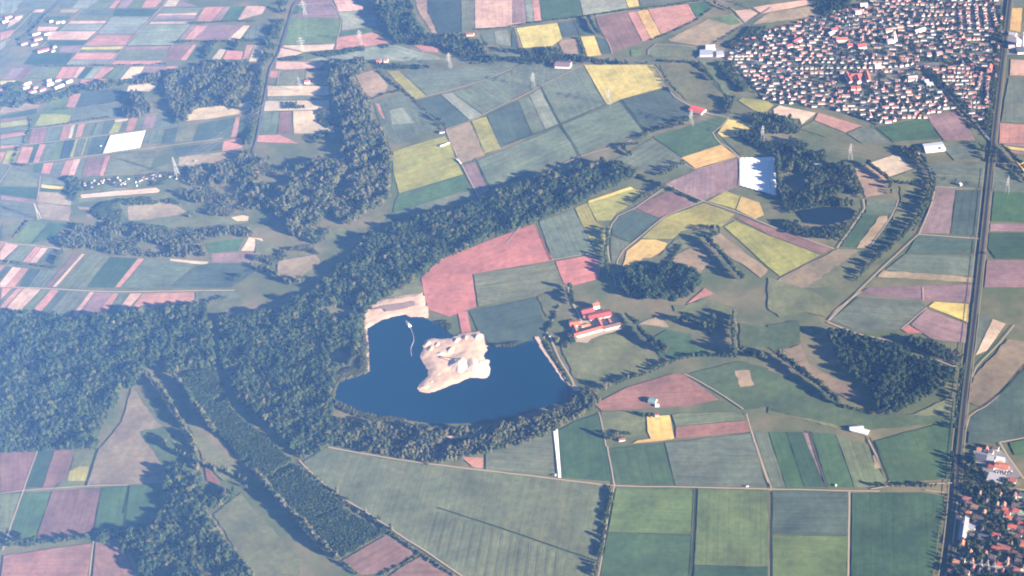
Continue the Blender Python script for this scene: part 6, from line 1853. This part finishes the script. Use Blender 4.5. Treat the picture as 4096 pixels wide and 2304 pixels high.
# ---------------------------------------------------------------- vehicles
def car(tile, x, y, rz_, tint, label, cat='car', s=1.0, group=None):
    p = at(tile, x, y)
    t = obj('van' if cat == 'van' else 'tractor' if cat == 'tractor' else 'parked_car', None, None, (p[0], p[1], 3.0), rz_, (s, s, s))
    v = [(-2.2, -.9, .35), (2.2, -.9, .35), (2.2, .9, .35), (-2.2, .9, .35), (-2.2, -.9, .9), (2.2, -.85, .85), (2.2, .85, .85), (-2.2, .9, .9), (-1.6, -.75, 1.45), (.7, -.75, 1.5), (.7, .75, 1.5), (-1.6, .75, 1.45), (1.3, -.85, .92), (1.3, .85, .92)]
    f = [(0, 1, 5, 12, 4), (2, 3, 7, 13, 6), (1, 2, 6, 5), (3, 0, 4, 7), (5, 6, 13, 12), (8, 9, 10, 11), (4, 12, 9, 8), (13, 7, 11, 10), (12, 13, 10, 9), (7, 4, 8, 11)]
    if 'car_body' not in bpy.data.meshes:
        mesh('car_body', v, f, M['car'])
        w_ = []; g = []
        for i in range(10):
            an = 6.2832 * i / 10
            for yy in (-.11, .11):
                w_.append((.34 * math.cos(an), yy, .34 * math.sin(an)))
        for i in range(10):
            j = (i + 1) % 10
            g.append((2 * i, 2 * i + 1, 2 * j + 1, 2 * j))
        g += [tuple(2 * i for i in range(10)), tuple(2 * i + 1 for i in range(9, -1, -1))]
        mesh('wheel', w_, g, M['glass'])
    o = obj('body', bpy.data.meshes['car_body'], t); o['tint'] = list(tint)
    for sx in (-1.35, 1.35):
        for sy in (-.85, .85):
            obj('wheel', bpy.data.meshes['wheel'], t, (sx, sy, .34))
    tag(t, label, cat, group)
car('33', 685, 548, 1.2, (.8, .78, .6), 'pale tractor at the lower end of the green strip field', 'tractor', 1.5)
car('23', 2370, 560, 0.0, (.8, .8, .8), 'white van driving on the straight field track', 'van', 1.4)
car('23', 440, 445, 1.4, (.85, .85, .85), 'white trailer van at the end of the narrow white strip', 'van', 1.6)
car('01', 1975, 178, 0.2, (.5, .3, .3), 'reddish tractor on the tan field by the power line', 'tractor', 1.7)
car('01', 1020, 30, 0.3, (.6, .6, .6), 'grey tractor beside the large white fleece sheet', 'tractor', 1.5)
cols = [(.75, .75, .75), (.1, .1, .12), (.4, .05, .05), (.08, .12, .25), (.5, .5, .52), (.03, .03, .03)]
n = 0
for r_ in range(2):
    for i in range(13):
        car('Z', 925 + i * 12, 462 + r_ * 16 - i * 0.5, nd + math.pi / 2 + random.uniform(-.1, .1), cols[(i * 5 + r_ * 2) % 6], 'car parked in the rows below the long red roofed building', 'car', 1.0, 'cars parked in the lower right yard')

# ---------------------------------------------------------------- plant the trees
T = TREES
vis = []
def proj(x, y, z=0):
    c = MW.T @ np.array([x, y, z - H])
    return 2048 + F * c[0] / -c[2], 1152 - F * c[1] / -c[2], -c[2]
for i, t in enumerate(T):
    px, py, dz = proj(t[0], t[1])
    inside = 0 < px < 4096 and 0 < py < 2330
    vis.append((inside, t[2] / dz))
rows_i = sorted([i for i in range(len(T)) if T[i][6] == 1 and vis[i][0]], key=lambda i: -vis[i][1])
wood_i = sorted([i for i in range(len(T)) if T[i][6] == 0 and vis[i][0] and 'lower left corner' in SRC[T[i][5]][0]], key=lambda i: -vis[i][1])
pick = rows_i[:240] + wood_i[:60]
chosen = set(pick)
first_crown = {}
def plant(i):
    x, y, h, ws, k, si, s_ = T[i]
    where = SRC[si][0]
    shape = {0: 'green round tree', 1: 'dark green round tree', 2: 'olive green round tree', 3: 'tall pale slender tree', 4: 'dark pointed conifer', 5: 'green spreading bush', 6: 'pale green spreading bush', 7: 'dark green round tree', 8: 'tall green slender tree'}[k]
    nm = 'shrub' if k in (5, 6) else 'tree'
    t = obj(nm, None, None, (x, y, 1.2), random.uniform(0, 6.28), (h * ws, h * ws, h))
    t.empty_display_size = 0.3
    c = obj('crown', CROWN[k], t)
    obj('trunk', TRUNK, t)
    size = 'big ' if h > 22 else 'small ' if h < 11 else ''
    lab = '%s%s in %s' % (size, shape, where)
    if len(lab.split()) > 16:
        lab = lab.replace('spreading ', '').replace('round ', '')
    if len(lab.split()) > 16:
        lab = lab.replace(size, '', 1)
    lab = ' '.join(lab.split()[:16])
    tag(t, lab, 'bush' if nm == 'shrub' else 'tree', lab)
    first_crown.setdefault(k, c)
for i in pick:
    plant(i)
for k in range(len(CROWN)):         # every kind has at least one single tree
    if k not in first_crown:
        for i in rows_i[240:] + wood_i[60:] + [q for q in range(len(T)) if vis[q][0]]:
            if T[i][4] == k and i not in chosen:
                chosen.add(i); plant(i); break
print('trees', len(T), 'single', len(chosen))

def forest_nodes():
    g = bpy.data.node_groups.new('forest_scatter', 'GeometryNodeTree')
    g.interface.new_socket('Geometry', in_out='INPUT', socket_type='NodeSocketGeometry')
    g.interface.new_socket('Geometry', in_out='OUTPUT', socket_type='NodeSocketGeometry')
    gi = g.nodes.new('NodeGroupInput'); go = g.nodes.new('NodeGroupOutput')
    join = g.nodes.new('GeometryNodeJoinGeometry')
    for k in reversed(range(len(CROWN))):      # the join lists its inputs last-linked first
        oi = g.nodes.new('GeometryNodeObjectInfo')
        oi.transform_space = 'ORIGINAL'
        oi.inputs['Object'].default_value = first_crown[k]
        oi.inputs['As Instance'].default_value = True
        g.links.new(oi.outputs['Geometry'], join.inputs[0])
    iop = g.nodes.new('GeometryNodeInstanceOnPoints')
    def named(nm, ty):
        a = g.nodes.new('GeometryNodeInputNamedAttribute'); a.data_type = ty
        a.inputs['Name'].default_value = nm
        return a.outputs['Attribute']
    g.links.new(gi.outputs[0], iop.inputs['Points'])
    g.links.new(join.outputs[0], iop.inputs['Instance'])
    iop.inputs['Pick Instance'].default_value = True
    g.links.new(named('kind', 'INT'), iop.inputs['Instance Index'])
    e2r = g.nodes.new('FunctionNodeEulerToRotation')
    g.links.new(named('rot', 'FLOAT_VECTOR'), e2r.inputs[0])
    g.links.new(e2r.outputs[0], iop.inputs['Rotation'])
    g.links.new(named('scl', 'FLOAT_VECTOR'), iop.inputs['Scale'])
    g.links.new(iop.outputs[0], go.inputs[0])
    return g
GN = forest_nodes()
by = {}
for i, t in enumerate(T):
    if i not in chosen:
        by.setdefault(t[5], []).append(t)
ORDER = -1
for si, lst in by.items():
    m = bpy.data.meshes.new('forest')
    m.from_pydata([(t[0], t[1], 1.0) for t in lst], [], [])
    a = m.attributes.new('kind', 'INT', 'POINT'); a.data.foreach_set('value', [t[4] for t in lst])
    a = m.attributes.new('rot', 'FLOAT_VECTOR', 'POINT'); a.data.foreach_set('vector', [c for t in lst for c in (random.uniform(-.06, .06), random.uniform(-.06, .06), random.uniform(0, 6.28))])
    a = m.attributes.new('scl', 'FLOAT_VECTOR', 'POINT'); a.data.foreach_set('vector', [c for t in lst for c in (t[2] * t[3], t[2] * t[3], t[2])])
    o = obj('forest' if T and lst[0][6] == 0 else 'hedgerow', m)
    md = o.modifiers.new('scatter', 'NODES'); md.node_group = GN
    o['kind'] = 'stuff'
    tag(o, 'mass of trees forming ' + SRC[si][0], 'trees')

# ---------------------------------------------------------------- haze
B = 13000.0
v = [(-B, -7000, -1), (B, -7000, -1), (B, 19000, -1), (-B, 19000, -1), (-B, -7000, H + 12), (B, -7000, H + 12), (B, 19000, H + 12), (-B, 19000, H + 12)]
f = [(3, 2, 1, 0), (4, 5, 6, 7), (0, 1, 5, 4), (1, 2, 6, 5), (2, 3, 7, 6), (3, 0, 4, 7)]
hm = bpy.data.materials.new('haze_air'); hm.use_nodes = True
for n_ in list(hm.node_tree.nodes):
    if n_.type == 'BSDF_PRINCIPLED':
        hm.node_tree.nodes.remove(n_)
pv = hm.node_tree.nodes.new('ShaderNodeVolumePrincipled')
pv.inputs['Color'].default_value = (0.18, 0.42, 1.0, 1)
pv.inputs['Density'].default_value = HAZE
pv.inputs['Anisotropy'].default_value = -0.5
out = [n_ for n_ in hm.node_tree.nodes if n_.type == 'OUTPUT_MATERIAL'][0]
hm.node_tree.links.new(pv.outputs[0], out.inputs['Volume'])
hz = obj('haze', mesh('haze', v, f, hm))
hz['kind'] = 'stuff'
